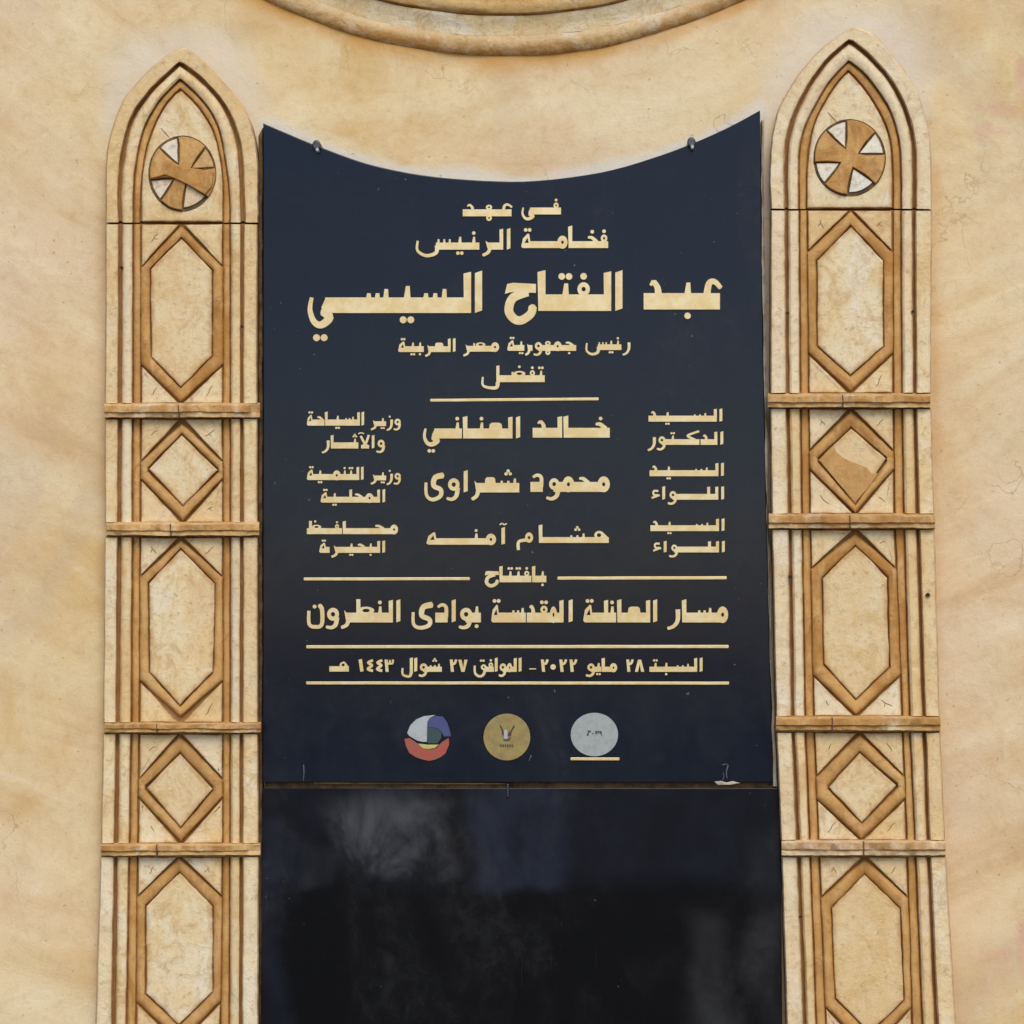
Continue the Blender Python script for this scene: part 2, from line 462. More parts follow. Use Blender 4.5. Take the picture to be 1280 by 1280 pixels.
def loft(name, A, B, dlo, dhi, mat, parent, prof=ROUND, closed=False, warp=0.5, washk=1.0):
    """moulding between two edge lines A and B, closed behind"""
    n = len(A); m = len(prof)
    verts, ws, faces = [], [], []
    for i in range(n):
        (ax, ay), (bx, by) = A[i], B[i]
        dd = wob(ax, ay, 0.022, 0.0011)
        for j, (t, h, wv) in enumerate(prof):
            x = ax + (bx - ax) * t; y = ay + (by - ay) * t
            x += wob(x, y, 0.035, warp); y += wob(y + 31, x, 0.035, warp)
            d = dlo + (dhi - dlo) * h + dd * h
            verts.append(P(x, y, d)); ws.append(wv * washk)
    N = n if closed else n - 1
    for i in range(N):
        k = (i + 1) % n
        for j in range(m - 1):
            faces.append((i * m + j, k * m + j, k * m + j + 1, i * m + j + 1))
        faces.append((i * m, i * m + m - 1, k * m + m - 1, k * m))
    if not closed:
        faces.append(tuple(range(m)))
        faces.append(tuple((n - 1) * m + j for j in range(m)))
    return link(name, verts, faces, mat, parent, ws, smooth=True)

def interp(ys, xs, y):
    if y <= ys[0]: return xs[0]
    for i in range(len(ys) - 1):
        if y <= ys[i + 1]:
            t = (y - ys[i]) / (ys[i + 1] - ys[i])
            return xs[i] + (xs[i + 1] - xs[i]) * t
    t = (y - ys[-2]) / (ys[-1] - ys[-2])
    return xs[-2] + (xs[-1] - xs[-2]) * t

def box_world(name, x0, x1, y0, y1, z0, z1, mat, parent=None):
    v = [(x, y, z) for x in (x0, x1) for y in (y0, y1) for z in (z0, z1)]
    f = [(0, 1, 3, 2), (4, 6, 7, 5), (0, 4, 5, 1), (2, 3, 7, 6), (0, 2, 6, 4), (1, 5, 7, 3)]
    return link(name, v, f, mat, parent)

# ------------------------------------------------------------------ ground
g = link('ground', [(-60, -80, 0), (60, -80, 0), (60, 10, 0), (-60, 10, 0)], [(0, 1, 2, 3)], M_PAVE)
g['kind'] = 'structure'

# ------------------------------------------------------------------ wall
MC = (637.0, -595.0)      # centre of the round moulding above
def smoothstep(a, b, x):
    t = max(0.0, min(1.0, (x - a) / (b - a))); return t * t * (3 - 2 * t)

TOP_ARC = [(329, 154), (362, 168), (396, 182), (459, 204.6), (528, 219), (608, 226), (672, 226), (751.6, 215.5), (810, 199.5), (863, 180.5), (911, 159), (950, 138)]
def arc_y(x):
    return interp([p[0] for p in TOP_ARC], [p[1] for p in TOP_ARC], x)

def px_of(v):
    q = Vector(v) - CAM
    d = q.dot(FW)
    return 640 + FPX * q.dot(RT) / d, 640 - FPX * q.dot(UP) / d

wall_root = thing('plaster_wall', (0, 0, 0), 'ochre washed plaster wall with curved brush marks behind the black plaque', 'wall')
xs = [-3.2, -2.4, -1.7, -1.2, -0.95] + [-0.85 + 0.0085 * i for i in range(0, 201)] + [0.95, 1.2, 1.7, 2.4, 3.2]
zs = [0.0, 0.3, 0.6, 0.8] + [0.90 + 0.0085 * i for i in range(0, 200)] + [2.75, 3.0, 3.4, 4.2]
verts, faces, oc, pa, pk = [], [], [], [], []
for z in zs:
    for x in xs:
        dy = 0.0045 * noise.noise(Vector((x * 3.1, 0, z * 3.1))) + 0.0016 * noise.noise(Vector((x * 13, 5, z * 13)))
        if abs(x) > 1.5: dy = 0
        verts.append((x, dy, z))
        u, v = px_of((x, 0, z))
        r = math.hypot(x + 0.1098, z - 3.0275) / MM
        nz = noise.noise(Vector((u * 0.012, v * 0.012, 9)))
        o1 = 1 - smoothstep(0, 24 + 24 * nz, r - 0.7185 / MM)
        # browner tone along the pilasters' outer edges
        ld = min(abs(u - 131), abs(u - 1168)) if v > 200 else 99
        o2 = 0.35 * (1 - smoothstep(0, 12 + 8 * nz, ld))
        oc.append(max(o1 if r > 600 else 0.3, o2))
        pv = 0.0
        if 325 < u < 955:
            dd = arc_y(u) - v
            pv = 1 - smoothstep(3, 14 + 16 * nz, dd)
        if 945 < u < 966 and v > 130: pv = max(pv, 0.7)
        # greyer tone round the arch heads
        for (ax, ay) in ((229, 150), (1064, 130)):
            q = math.hypot((u - ax) / 1.0, (v - ay) * 0.85)
            if v < ay + 20: pv = max(pv, 0.62 * (1 - smoothstep(84, 122 + 26 * nz, q)))
        pa.append(pv)
        # faded red painted marks on the right
        m = 0.0
        for (a, b, c, d) in ((1222, 1188, 1268, 1202), (1222, 1212, 1266, 1222), (1224, 1222, 1238, 1242), (1226, 132, 1272, 142), (1222, 158, 1262, 170), (1275, 1150, 1285, 1230), (1274, 70, 1284, 120)):
            if a <= u <= c and b <= v <= d: m = 1.0
        pk.append(m)
W = len(xs)
for i in range(len(zs) - 1):
    for j in range(W - 1):
        faces.append((i * W + j, i * W + j + 1, (i + 1) * W + j + 1, (i + 1) * W + j))
wf = link('plaster_face', verts, faces, M_PLASTER, wall_root, smooth=True, attrs={'ochre': oc, 'pale': pa, 'pink': pk})
box_world('wall_core', -3.2, 3.2, 0.012, 0.30, 0.0, 4.2, M_PLASTER, wall_root)

# ------------------------------------------------------------------ round moulding above the plaque
rm_c = Vector((-0.1098, 0.0, 3.0275))
ring_root = thing('round_moulding', (rm_c.x, 0, rm_c.z), 'large round ochre stained plaster moulding above the plaque, only its lower rim in view', 'moulding')
def ring(name, r0, r1, prof, mat, washk=1.0, dlo=0.0, n=260):
    verts, ws, faces = [], [], []
    m = len(prof)
    for i in range(n):
        a = 2 * math.pi * i / n
        jr = 0.0014 * noise.noise(Vector((math.cos(a) * 9, math.sin(a) * 9, 2)))
        for j, (t, h, wv) in enumerate(prof):
            r = r0 + (r1 - r0) * t + (jr + 0.0008 * noise.noise(Vector((math.cos(a) * 40, math.sin(a) * 40, j * 0.8)))) 
            x = r * math.sin(a) + rm_c.x; z = -r * math.cos(a) + rm_c.z
            hh = h + 0.0012 * noise.noise(Vector((math.cos(a) * 22, math.sin(a) * 22, j * 1.7 + 4)))
            verts.append((x, -hh, z)); ws.append(wv * washk)
    for i in range(n):
        k = (i + 1) % n
        for j in range(m - 1):
            faces.append((i * m + j, k * m + j, k * m + j + 1, i * m + j + 1))
    return link(name, verts, faces, mat, ring_root, ws, smooth=True)
ring('outer_roll', 0.7185, 0.694, [(0, -0.006, 1.0), (0.02, 0.001, 1.0), (0.10, 0.0040, 0.9), (0.26, 0.0068, 0.8), (0.44, 0.0085, 0.8), (0.62, 0.0092, 0.35), (0.8, 0.0092, 0.05), (1.0, 0.0085, 0.0)], M_OCHRE, 1.0)
ring('cove', 0.694, 0.668, [(0, 0.0085, 0.0), (0.25, 0.0095, 0.0), (0.5, 0.0110, 0.0), (0.75, 0.0140, 0.0), (0.93, 0.0155, 0.2), (0.97, 0.0155, 0.6), (1.0, 0.0110, 1.0)], M_PALE, 0.7)
ring('inner_roll', 0.668, 0.60, [(0, 0.0120, 1.0), (0.03, 0.0195, 0.7), (0.10, 0.0225, 0.05), (0.2, 0.0235, 0.25), (0.28, 0.0225, 0.9), (0.5, 0.021, 0.9), (0.8, 0.019, 0.9), (1.0, 0.016, 0.8)], M_OCHRE, 1.0)
dv, df = [], []
n = 128
for i in range(n):
    a = 2 * math.pi * i / n
    dv.append((0.60 * math.sin(a) + rm_c.x, -0.0158, -0.60 * math.cos(a) + rm_c.z))
link('round_field', dv, [tuple(range(n))], M_CREAM, ring_root, [0.4] * n)

# ------------------------------------------------------------------ carved pilasters
D0, DBACK = 0.0, 0.020
def strip_lines(ys, xa, xb, y0, y1, step=16):
    k = max(2, int((y1 - y0) / step) + 1)
    A, B = [], []
    for i in range(k):
        y = y0 + (y1 - y0) * i / (k - 1)
        A.append((interp(ys, xa, y), y)); B.append((interp(ys, xb, y), y))
    return A, B

def off(xsl, d): return [x + d for x in xsl]

def scored(parent, pts, d, wpx=0.7):
    """a short line scored in a spandrel"""
    v, f = [], []
    for i, (x, y) in enumerate(pts):
        q = pts[min(i + 1, len(pts) - 1)]; p = pts[max(0, i - 1)]
        t = Vector((q[0] - p[0], q[1] - p[1])); t.normalize()
        ww = wpx * (0.35 + 0.65 * math.sin(math.pi * (i + 0.5) / len(pts)))
        nx, ny = -t.y * ww, t.x * ww
        v += [P(x + nx, y + ny, d - 0.001), P(x + nx, y + ny, d + 0.0003), P(x - nx, y - ny, d + 0.0003), P(x - nx, y - ny, d - 0.001)]
    for i in range(len(pts) - 1):
        a = i * 4
        f += [(a + j, a + 4 + j, a + 5 + j, a + 1 + j) for j in range(3)]
    return link('scored_line', v, f, M_LINE, parent)

def hole(parent, x, y, r, d):
    n = 12
    v = [P(x + r * math.cos(2 * math.pi * i / n) * (1 + 0.2 * math.sin(i * 2.3)), y + r * math.sin(2 * math.pi * i / n), d + 0.0004) for i in range(n)]
    v += [Vector((q.x, q.y + 0.003, q.z)) for q in v]
    f = [tuple(range(n))] + [(i, (i + 1) % n, n + (i + 1) % n, n + i) for i in range(n)]
    return link('drill_hole', v, f, M_HOLE, parent)  # near-black disc: the hole's shade is put into its colour

def lattice_block(root, L, name, y0, y1, O, I, rng, panel_mat):
    """L: the eight vertical lines; O: 6 outer strap points, I: 6 inner strap points"""
    ys = L['y']
    A, B = strip_lines(ys, off(L['o0'], 0.6), off(L['o1'], -0.6), y0, y1)
    poly = A + B[::-1]
    blk = plate(name, poly, D0, DBACK, M_GROOVE, root, bevel=1.0, wash=(0.6, 0.5, 0.5), soft=2, warp=0.2)
    nm = 'outer_strip'
    loft(nm, *strip_lines(ys, L['o0'], off(L['g0'], -1.4), y0 + 1, y1 - 1), DBACK - 0.004, 0.0325, M_CREAM, blk, FLAT_OUT if L['side'] < 0 else FLAT)
    loft(nm, *strip_lines(ys, off(L['g3'], 1.0), L['o1'], y0 + 1, y1 - 1), DBACK - 0.004, 0.0325, M_CREAM, blk, FLAT if L['side'] < 0 else FLAT_IN)
    loft('inner_strip', *strip_lines(ys, off(L['g0'], 1.6 if L['side'] < 0 else 1.2), off(L['s0'], -0.2), y0 + 1, y1 - 1), DBACK - 0.003, 0.0310, M_CREAM, blk, ROUND)
    loft('inner_strip', *strip_lines(ys, off(L['s1'], 0.2), off(L['g3'], -1.2), y0 + 1, y1 - 1), DBACK - 0.003, 0.0310, M_CREAM, blk, ROUND)
    loft('side_strap', *strip_lines(ys, L['s0'], off(L['f0'], 0.4), y0 + 0.6, y1 - 0.6), DBACK - 0.002, 0.0255, M_BROWN, blk, STRAP)
    loft('side_strap', *strip_lines(ys, off(L['f1'], -0.4), L['s1'], y0 + 0.6, y1 - 0.6), DBACK - 0.002, 0.0255, M_BROWN, blk, STRAP)
    n = 8
    Oa, Ia = [], []
    for i in range(6):
        for j in range(n):
            t = j / n
            Oa.append(tuple(O[i][c] + (O[(i + 1) % 6][c] - O[i][c]) * t for c in (0, 1)))
            Ia.append(tuple(I[i][c] + (I[(i + 1) % 6][c] - I[i][c]) * t for c in (0, 1)))
    loft('lattice_strap', Oa, Ia, DBACK + 0.001, 0.0288 if abs(I[1][1] - I[2][1]) < 8 else 0.0274, M_BROWN, blk, STRAP, closed=True, warp=0.8)
    Ipts = [I[0], I[1], I[2], I[3], I[4], I[5]]
    if abs(I[1][1] - I[2][1]) < 8: Ipts = [I[0], ((I[1][0] + I[2][0]) / 2, (I[1][1] + I[2][1]) / 2), I[3], ((I[4][0] + I[5][0]) / 2, (I[4][1] + I[5][1]) / 2)]
    plate('lattice_panel', inset(Ipts, 0.6), D0 + 0.01, 0.0278, panel_mat, blk, bevel=1.8, wash=(1.0, 0.55, 0.0), soft=5, warp=0.9, step=9)
    # spandrels, index order of O: top, upper right, lower right, bottom, lower left, upper left
    fl = lambda y: interp(ys, L['f0'], y) + 1.6
    fr = lambda y: interp(ys, L['f1'], y) - 1.6
    tri = [
        [(fl(y0), y0 + 1.2), (O[0][0] - 3.5, y0 + 1.2), (fl(O[5][1]), O[5][1] - 3.5)],
        [(O[0][0] + 3.5, y0 + 1.2), (fr(y0), y0 + 1.2), (fr(O[1][1]), O[1][1] - 3.5)],
        [(fl(O[4][1]), O[4][1] + 3.5), (O[3][0] - 3.5, y1 - 1.2), (fl(y1), y1 - 1.2)],
        [(fr(O[2][1]), O[2][1] + 3.5), (fr(y1), y1 - 1.2), (O[3][0] + 3.5, y1 - 1.2)]]
    for q in tri:
        plate('spandrel', q, D0 + 0.01, 0.0270, M_CREAM, blk, bevel=1.2, wash=(1.0, 0.45, 0.05), soft=3, warp=0.5, step=9)
        cx = sum(p[0] for p in q) / 3; cy = sum(p[1] for p in q) / 3
        if rng.random() < 0.75:
            a = rng.uniform(-0.4, 0.4) + (0.8 if rng.random() < 0.5 else -0.8)
            l = rng.uniform(7, 17)
            bend = rng.uniform(-1.3, 1.3)
            pts = [(cx + math.cos(a) * l * (t - 0.5) + 0.5 * math.sin(t * 9 + a), cy + math.sin(a) * l * (t - 0.5) + bend * math.sin(t * 3.1)) for t in (0, 0.2, 0.4, 0.6, 0.8, 1.0)]
            if rng.random() < 0.4: scored(blk, [(pts[2][0] + 5 * q * math.cos(a + 1.2), pts[2][1] + 5 * q * math.sin(a + 1.2)) for q in (0, 0.5, 1.0)], 0.0270, 0.45)
            scored(blk, pts, 0.0270, 0.55)
    return blk

def cornice(root, x0, x1, ya, yb, chip=0):
    """moulded ledge: weathered top slope, round brown face, pale fillet below"""
    n = int((x1 - x0) / 3.5)
    prof = [(-1.0, 0.022, 0.2), (0.0, 0.0335, 0.1), (0.06, 0.0395, 0.3), (0.16, 0.0415, 0.8), (0.56, 0.0418, 0.8), (0.62, 0.0395, 1.0), (0.68, 0.0388, 0.2), (0.93, 0.0388, 0.15), (0.98, 0.0360, 1.0), (1.0, 0.0220, 1.0)]
    verts, ws, faces = [], [], []
    m = len(prof)
    for i in range(n + 1):
        x = x0 + (x1 - x0) * i / n
        c0 = 1.0
        e = min(x - x0, x1 - x)
        if e < 6: c0 = 0.86 + 0.14 * (e / 6)
        cut = 0.0
        if chip and x > x1 - chip: cut = 1.0
        for j, (t, d, wv) in enumerate(prof):
            h = yb - ya
            y = ya + h * max(t, -0.12) + 0.9 * noise.noise(Vector((x * 0.035, ya * 0.1, j * 0.25))) + 0.8 * noise.noise(Vector((x * 0.16, ya, j * 0.8)))
            dd = 0.022 + (d - 0.022) * c0 + 0.0022 * noise.noise(Vector((x * 0.05, ya, j * 0.35))) + 0.0014 * noise.noise(Vector((x * 0.22, ya, j * 0.9)))
            if cut: dd = min(dd, 0.036 + 0.001 * math.sin(j))
            if t == -1.0: y = ya - 1.5
            verts.append(P(x, y, dd)); ws.append(wv * (0.15 if cut else 1.0))
    for i in range(n):
        for j in range(m - 1):
            faces.append((i * m + j, (i + 1) * m + j, (i + 1) * m + j + 1, i * m + j + 1))
        faces.append((i * m, i * m + m - 1, (i + 1) * m + m - 1, (i + 1) * m))
    faces.append(tuple(range(m))); faces.append(tuple(n * m + j for j in range(m)))
    o = link('cornice', verts, faces, M_CORN, root, ws, smooth=True)
    xm = x0 + (x1 - x0) * (0.40 + 0.1 * math.sin(ya))
    plate('mortar_joint', [(xm, ya + 1), (xm + 1.0, ya + 1.2), (xm + 1.6, yb - 0.6), (xm + 0.4, yb - 0.6)], 0.03, 0.0430, M_STAIN, o, bevel=0.2, wash=(0, 0, 0), soft=0.2, warp=0.3, step=5)
    return o

def filler(root, L, y0, y1):
    A, B = strip_lines(L['y'], off(L['o0'], 1.5), off(L['o1'], -1.5), y0, y1)
    return plate('bed_block', A + B[::-1], D0, 0.0235, M_CREAM, root, bevel=1, wash=(1, 0.8, 0.6), soft=3, warp=0.2)

def medallion(root, cx, cy, rx, ry, rot, weathered):
    d0 = 0.0272
    n = 48
    poly = [(cx + rx * math.cos(2 * math.pi * i / n), cy + ry * math.sin(2 * math.pi * i / n)) for i in range(n)]
    disc = plate('medallion', poly, 0.01, d0, M_STAIN, root, bevel=0.8, wash=(1, 1, 1), soft=2, warp=0.6, step=4)
    def pt(r, a): return (cx + rx * r * math.cos(a), cy - ry * r * math.sin(a))
    spans = [(5, 44), (94, 133), (186, 225), (266, 318)]
    spans = [(math.radians(a + rot), math.radians(b + rot)) for a, b in spans]
    mids = [(a + b) / 2 for a, b in spans]
    TIP = 0.30
    for i, (a0, a1) in enumerate(spans):
        r1 = 0.92 if i != 3 else 0.88
        wp = [pt(r1, a0 + 0.05 + (a1 - a0 - 0.1) * j / 6) for j in range(7)]
        tip = pt(TIP, mids[i])
        wp = wp + [tip]
        warm = weathered and i in (0, 3)
        plate('cross_wedge', wp, 0.022, d0 + 0.0016, M_CORN if warm else M_WEDGE, disc, bevel=0.7, wash=(1, 0.15, 0.0), soft=2, warp=0.5, step=7)
    whole = []
    for i in range(4):
        j = (i + 1) % 4
        a0 = spans[i][1]; a1 = spans[j][0] + (2 * math.pi if i == 3 else 0)
        am = (a0 + a1) / 2
        ro = (0.96, 0.95, 0.93, 0.96)[i]
        outer = [pt(ro, a0 + (a1 - a0) * q / 6) for q in range(7)]
        def flank(A_, B_):      # concave flanks run from the rim in to the tips of the neighbouring wedges
            o = []
            for t in (0.25, 0.5, 0.75):
                x = A_[0] + (B_[0] - A_[0]) * t; y = A_[1] + (B_[1] - A_[1]) * t
                ux, uy = math.cos(am), -math.sin(am)
                kk = (x - cx) * ux + (y - cy) * uy
                tx, ty = cx + ux * kk - x, cy + uy * kk - y
                tl = max(1e-6, math.hypot(tx, ty))
                o.append((x + tx / tl * 1.6 * math.sin(math.pi * t), y + ty / tl * 1.6 * math.sin(math.pi * t)))
            return o
        tb = pt(TIP - 0.05, mids[j]); ta = pt(TIP - 0.05, mids[i])
        whole += flank(ta, outer[0]) + outer + flank(outer[-1], tb) + [tb]
    plate('cross', whole, 0.022, d0 + 0.0042, M_BROWN, disc, bevel=0.9, wash=(0.8, 0.5, 0.1), soft=1.0, warp=0.5, step=60)
    if weathered:      # the cross bar stands proud of the upright, chipped at its right end
        bar = [pt(.93, spans[1][1] + .02), pt(.95, (spans[1][1] + spans[2][0]) / 2), pt(.93, spans[2][0] - .02), pt(.5, spans[2][0] - .1), pt(.2, math.radians(250)),
               pt(.5, math.radians(-48)), pt(.86, math.radians(-40)), pt(.93, math.radians(-22)), pt(.92, math.radians(2)), pt(.5, math.radians(14)), pt(.16, math.radians(70)), pt(.5, spans[1][1] + .12)]
        plate('cross_bar', bar, 0.024, d0 + 0.0072, M_BROWN, disc, bevel=1.0, wash=(0.9, 0.6, 0.1), soft=1.5, warp=0.8, step=8)
    return disc

def pilaster(side, L, arch, med, blocks, corns, label, rng):
    base = P((L['o0'][-1] + L['o1'][-1]) / 2, 900, 0)
    root = thing('carved_pilaster', (base.x, 0, 0), label, 'pilaster', 'carved pilasters either side of the plaque')
    # --- arched head
    N = 90
    Ls = {}
    for key, (lf, ap, rt) in arch.items():
        Ls[key] = by_count(arch_path(lf, ap, rt), N)
    yb = arch['out'][0][0][1]
    blk = plate('arch_block', inset(Ls['out'], 1.0), D0, DBACK, M_GROOVE, root, bevel=1.0, wash=(0.6, 0.5, 0.5), soft=2, warp=0.2, step=60)
    def shift(path, d):
        # push path towards the axis by d px
        out = []
        ax = sum(p[0] for p in path) / len(path)
        k = len(path)
        for i, (x, y) in enumerate(path):
            q = path[min(k - 1, i + 1)]; p = path[max(0, i - 1)]
            t = Vector((q[0] - p[0], q[1] - p[1])); t.normalize()
            out.append((x - t.y * d, y + t.x * d))
        return out
    g = Ls['groove']
    loft('outer_strip', Ls['out'], shift(g, -1.6), DBACK - 0.004, 0.0325, M_CREAM, blk, FLAT_OUT, warp=0.7)
    loft('inner_strip', shift(g, 1.6), Ls['mid'], DBACK - 0.003, 0.0310, M_CREAM, blk, ROUND, warp=0.5)
    loft('arch_strap', Ls['mid'], Ls['pan'], DBACK - 0.002, 0.0255, M_BROWN, blk, STRAP, warp=0.5)
    plate('arch_panel', inset(by_count(Ls['pan'], 37), 1.2), D0 + 0.01, 0.0270, M_PALE, blk, bevel=1.5, wash=(1, 0.5, 0.0), soft=5, warp=0.4, step=200)
    cx, cy = med[0], med[1]
    scored(blk, [(cx - 27 + t * 11, cy - 57 + t * 12) for t in (0, .25, .5, .75, 1)], 0.0270, 0.7)
    medallion(root, *med)
    # --- lattice blocks and cornices
    for i, b in enumerate(blocks):
        y0, y1, oa, jt, ia, itl, itr, ibl, ibr, ib, jb, ob = b
        ys = L['y']
        O = [(ia[0], oa), (interp(ys, L['f1'], jt), jt), (interp(ys, L['f1'], jb), jb), (ib[0], ob), (interp(ys, L['f0'], jb), jb), (interp(ys, L['f0'], jt), jt)]
        I = [ia, itr, ibr, ib, ibl, itl]
        pm = M_PALE if rng.random() < 0.75 else M_CREAM
        bk = lattice_block(root, L, 'diamond_block' if abs(itl[1] - ibl[1]) < 8 else 'hexagon_block', y0, y1, O, I, rng, pm)
        if side > 0 and i == 1:      # the lower part of this diamond's face is stained brown
            st = [(1024.5, 575), (1032, 566), (1041.5, 557), (1046, 566), (1054, 572), (1064, 577), (1073, 580), (1084, 584.5), (1090, 592), (1098, 592), (1084, 611), (1069, 628), (1046, 602)]
            sf = plate('stained_face', st, 0.0270, 0.0284, M_BROWN, bk, bevel=0.5, wash=(0.7, 0.3, 0.2), soft=1.0, warp=0.6, step=6)
            sf['label'] = 'brown stained lower half of the diamond face'
    for (x0, x1, ya, yb_, chip) in corns:
        cornice(root, x0, x1, ya, yb_, chip)
        filler(root, L, ya - 1, yb_ + 1)
    # plinth below the frame, down to the paving
    ylow = 1752
    a = P(interp(L['y'], L['o0'], 1290) - 6, 640, 0).x; b = P(interp(L['y'], L['o1'], 1290) + 6, 640, 0).x
    z1 = P(640, ylow, 0).z
    pl = box_world('plinth', a, b, -0.06, 0.0, 0.0, z1, M_CREAM, root)
    return root

LL = {'side': -1, 'y': [280, 510, 660, 910, 1060, 1280],
      'o0': [132, 131, 131, 129, 126, 119], 'g0': [150.5, 150, 149, 147, 145, 142],
      's0': [167, 166, 166, 164.5, 162, 158.5], 'f0': [176, 176, 175, 174, 172, 170],
      'f1': [279, 279, 279, 279, 279, 276], 's1': [288, 288, 288, 288, 287.5, 287],
      'g3': [303, 302.5, 302.5, 302, 302, 301], 'o1': [322.5, 322, 322.5, 323, 324, 323.5]}
LR = {'side': 1, 'y': [262, 500, 652, 905, 1062, 1280],
      'o0': [963, 962.5, 964.5, 970, 976, 983], 'g0': [983, 984.5, 987.5, 991, 998, 1006],
      's0': [999, 1000.5, 1002.5, 1006.5, 1012.5, 1020], 'f0': [1008.5, 1010.5, 1012, 1017, 1023, 1032],
      'f1': [1116, 1117, 1118.5, 1128.5, 1134, 1140], 's1': [1126, 1127.5, 1130, 1137, 1144, 1153],
      'g3': [1142, 1143.5, 1147, 1155, 1160.5, 1170], 'o1': [1165, 1164, 1168, 1175, 1182, 1195]}
# each block: y0, y1, outer apex y, join y top, inner apex, inner TL, TR, BL, BR, inner bottom, join y bottom, outer bottom y
BL_ = [
    (279.5, 505, 282, 335, (227, 297.6), (188, 336), (265.5, 338), (189, 446), (265.5, 445), (226, 484.6), 455, 503),
    (523, 654, 529, 578, (227.5, 543), (185, 584.5), (272.6, 586), (185, 588.5), (272.6, 590), (229, 632), 598, 651),
    (671, 904, 675, 722, (226, 686), (185.6, 729), (269.5, 730), (187, 840), (266.5, 840), (225, 882.6), 850, 896),
    (917, 1055, 919.5, 975, (225, 941.5), (182.5, 983), (266, 984), (182.5, 987), (266, 988), (226, 1035), 996, 1052.5),
    (1070.5, 1306, 1072, 1122, (224.5, 1090), (182.5, 1132.5), (266, 1132.5), (182.5, 1242.5), (266, 1240), (224, 1282), 1252, 1302),
    (1322, 1462, 1325, 1384, (224, 1344), (181, 1390), (265, 1390), (181, 1394), (265, 1394), (224, 1441), 1401, 1459),
    (1476, 1738, 1479, 1530, (223, 1498), (180, 1541), (265, 1541), (180, 1673), (265, 1673), (223, 1716), 1684, 1735)]
BR_ = [
    (262.5, 492, 264, 316, (1063.5, 282.6), (1021, 326), (1104, 326), (1021, 432), (1104, 433.5), (1063, 469.6), 441, 490),
    (510.5, 643, 513, 565, (1063.5, 534.7), (1022.7, 573), (1108, 572), (1022.7, 577), (1108, 576), (1069, 631), 586, 641.5),
    (661.5, 896, 666, 712, (1069, 682), (1027.5, 722.7), (1109.5, 721.6), (1029.7, 830), (1111.7, 834), (1070, 874.5), 843, 894),
    (915, 1051, 917, 972, (1074.5, 940), (1035, 982), (1121, 980), (1035, 986), (1121, 984), (1077, 1029), 998, 1049),
    (1070.5, 1318, 1073, 1123, (1080.5, 1092.5), (1039, 1135), (1125, 1135), (1044, 1247.5), (1130, 1250), (1087, 1292), 1258, 1314),
    (1334, 1470, 1337, 1392, (1090, 1358), (1048, 1400), (1134, 1400), (1048, 1404), (1134, 1404), (1091, 1448), 1412, 1467),
    (1486, 1738, 1489, 1540, (1092, 1508), (1051, 1550), (1138, 1550), (1053, 1675), (1140, 1675), (1094, 1716), 1686, 1735)]
CL_ = [(130.5, 325, 505, 522.5, 13), (133, 324, 653.6, 670, 0), (130.5, 326, 904, 916, 0), (126, 325.5, 1055, 1070, 16), (118, 325, 1306, 1321, 0), (114, 325, 1462, 1475, 0), (112, 325, 1738, 1751, 0)]
CR_ = [(959.7, 1163, 492.6, 510, 0), (961, 1169, 643, 661, 0), (970, 1175.5, 896, 914, 0), (977, 1182, 1051, 1070, 0), (984, 1197, 1318, 1333, 0), (990, 1206, 1470, 1485, 0), (994, 1214, 1738, 1751, 0)]
AL = {'out': ([(132, 278), (132, 235), (133.5, 188), (145, 146), (163, 112), (201, 75)], (229, 58.5), [(254, 76), (286, 110), (307, 138), (318, 168), (323, 209), (323, 245), (323, 278)]),
      'groove': ([(150.5, 278), (149.5, 241), (153, 199), (165, 150), (191, 112)], (224.5, 79.5), [(252, 100), (279, 131), (296, 173), (302, 220), (303.5, 278)]),
      'mid': ([(167.5, 278), (167.5, 240), (169.6, 209), (180, 161), (199, 127)], (225.5, 99), [(252, 125), (272, 156.5), (281, 199), (287, 240), (288, 278)]),
      'pan': ([(176, 278), (176.5, 240), (179, 209), (187, 173), (205.5, 133)], (225.5, 111), [(246, 131), (265, 160), (274, 190), (279, 225), (279, 278)])}
AR = {'out': ([(963.5, 261), (962, 220), (964, 178), (971.6, 140), (986, 111), (1007.5, 81), (1035, 54)], (1066.5, 33), [(1092, 43), (1119, 73), (1142, 106.5), (1155, 140), (1163.5, 176), (1164.6, 218), (1165, 261)]),
      'groove': ([(982.5, 261), (983, 189), (993, 146.5), (1009.6, 111), (1035, 75)], (1062, 51.6), [(1085.5, 70.6), (1113, 102), (1130, 134), (1140, 168), (1142.5, 201), (1142.5, 261)]),
      'mid': ([(998.5, 261), (998.5, 199), (1004, 165.5), (1018, 134), (1039, 100)], (1061, 77), [(1085.5, 98), (1109, 132), (1121, 163), (1125.6, 199), (1126, 261)]),
      'pan': ([(1008, 261), (1008.5, 210), (1013, 174), (1022, 144), (1041, 111)], (1060, 88), [(1082, 113), (1100, 142), (1112, 172), (1115.5, 210), (1116, 261)])}
pl_l = pilaster(-1, LL, AL, (228, 217, 43, 48, 3, True), BL_, CL_,
         'carved stone pilaster left of the black plaque, its round cross medallion darker and chipped', random.Random(3))
pl_r = pilaster(1, LR, AR, (1061.9, 197.5, 46, 49, 0, False), BR_, CR_,
         'carved stone pilaster right of the black plaque, its round cross medallion showing four white wedges', random.Random(11))
for (x, y, r) in ((151.5, 334, 1.8), (301.7, 408, 1.6)): hole(pl_l, x, y, r, 0.0320)
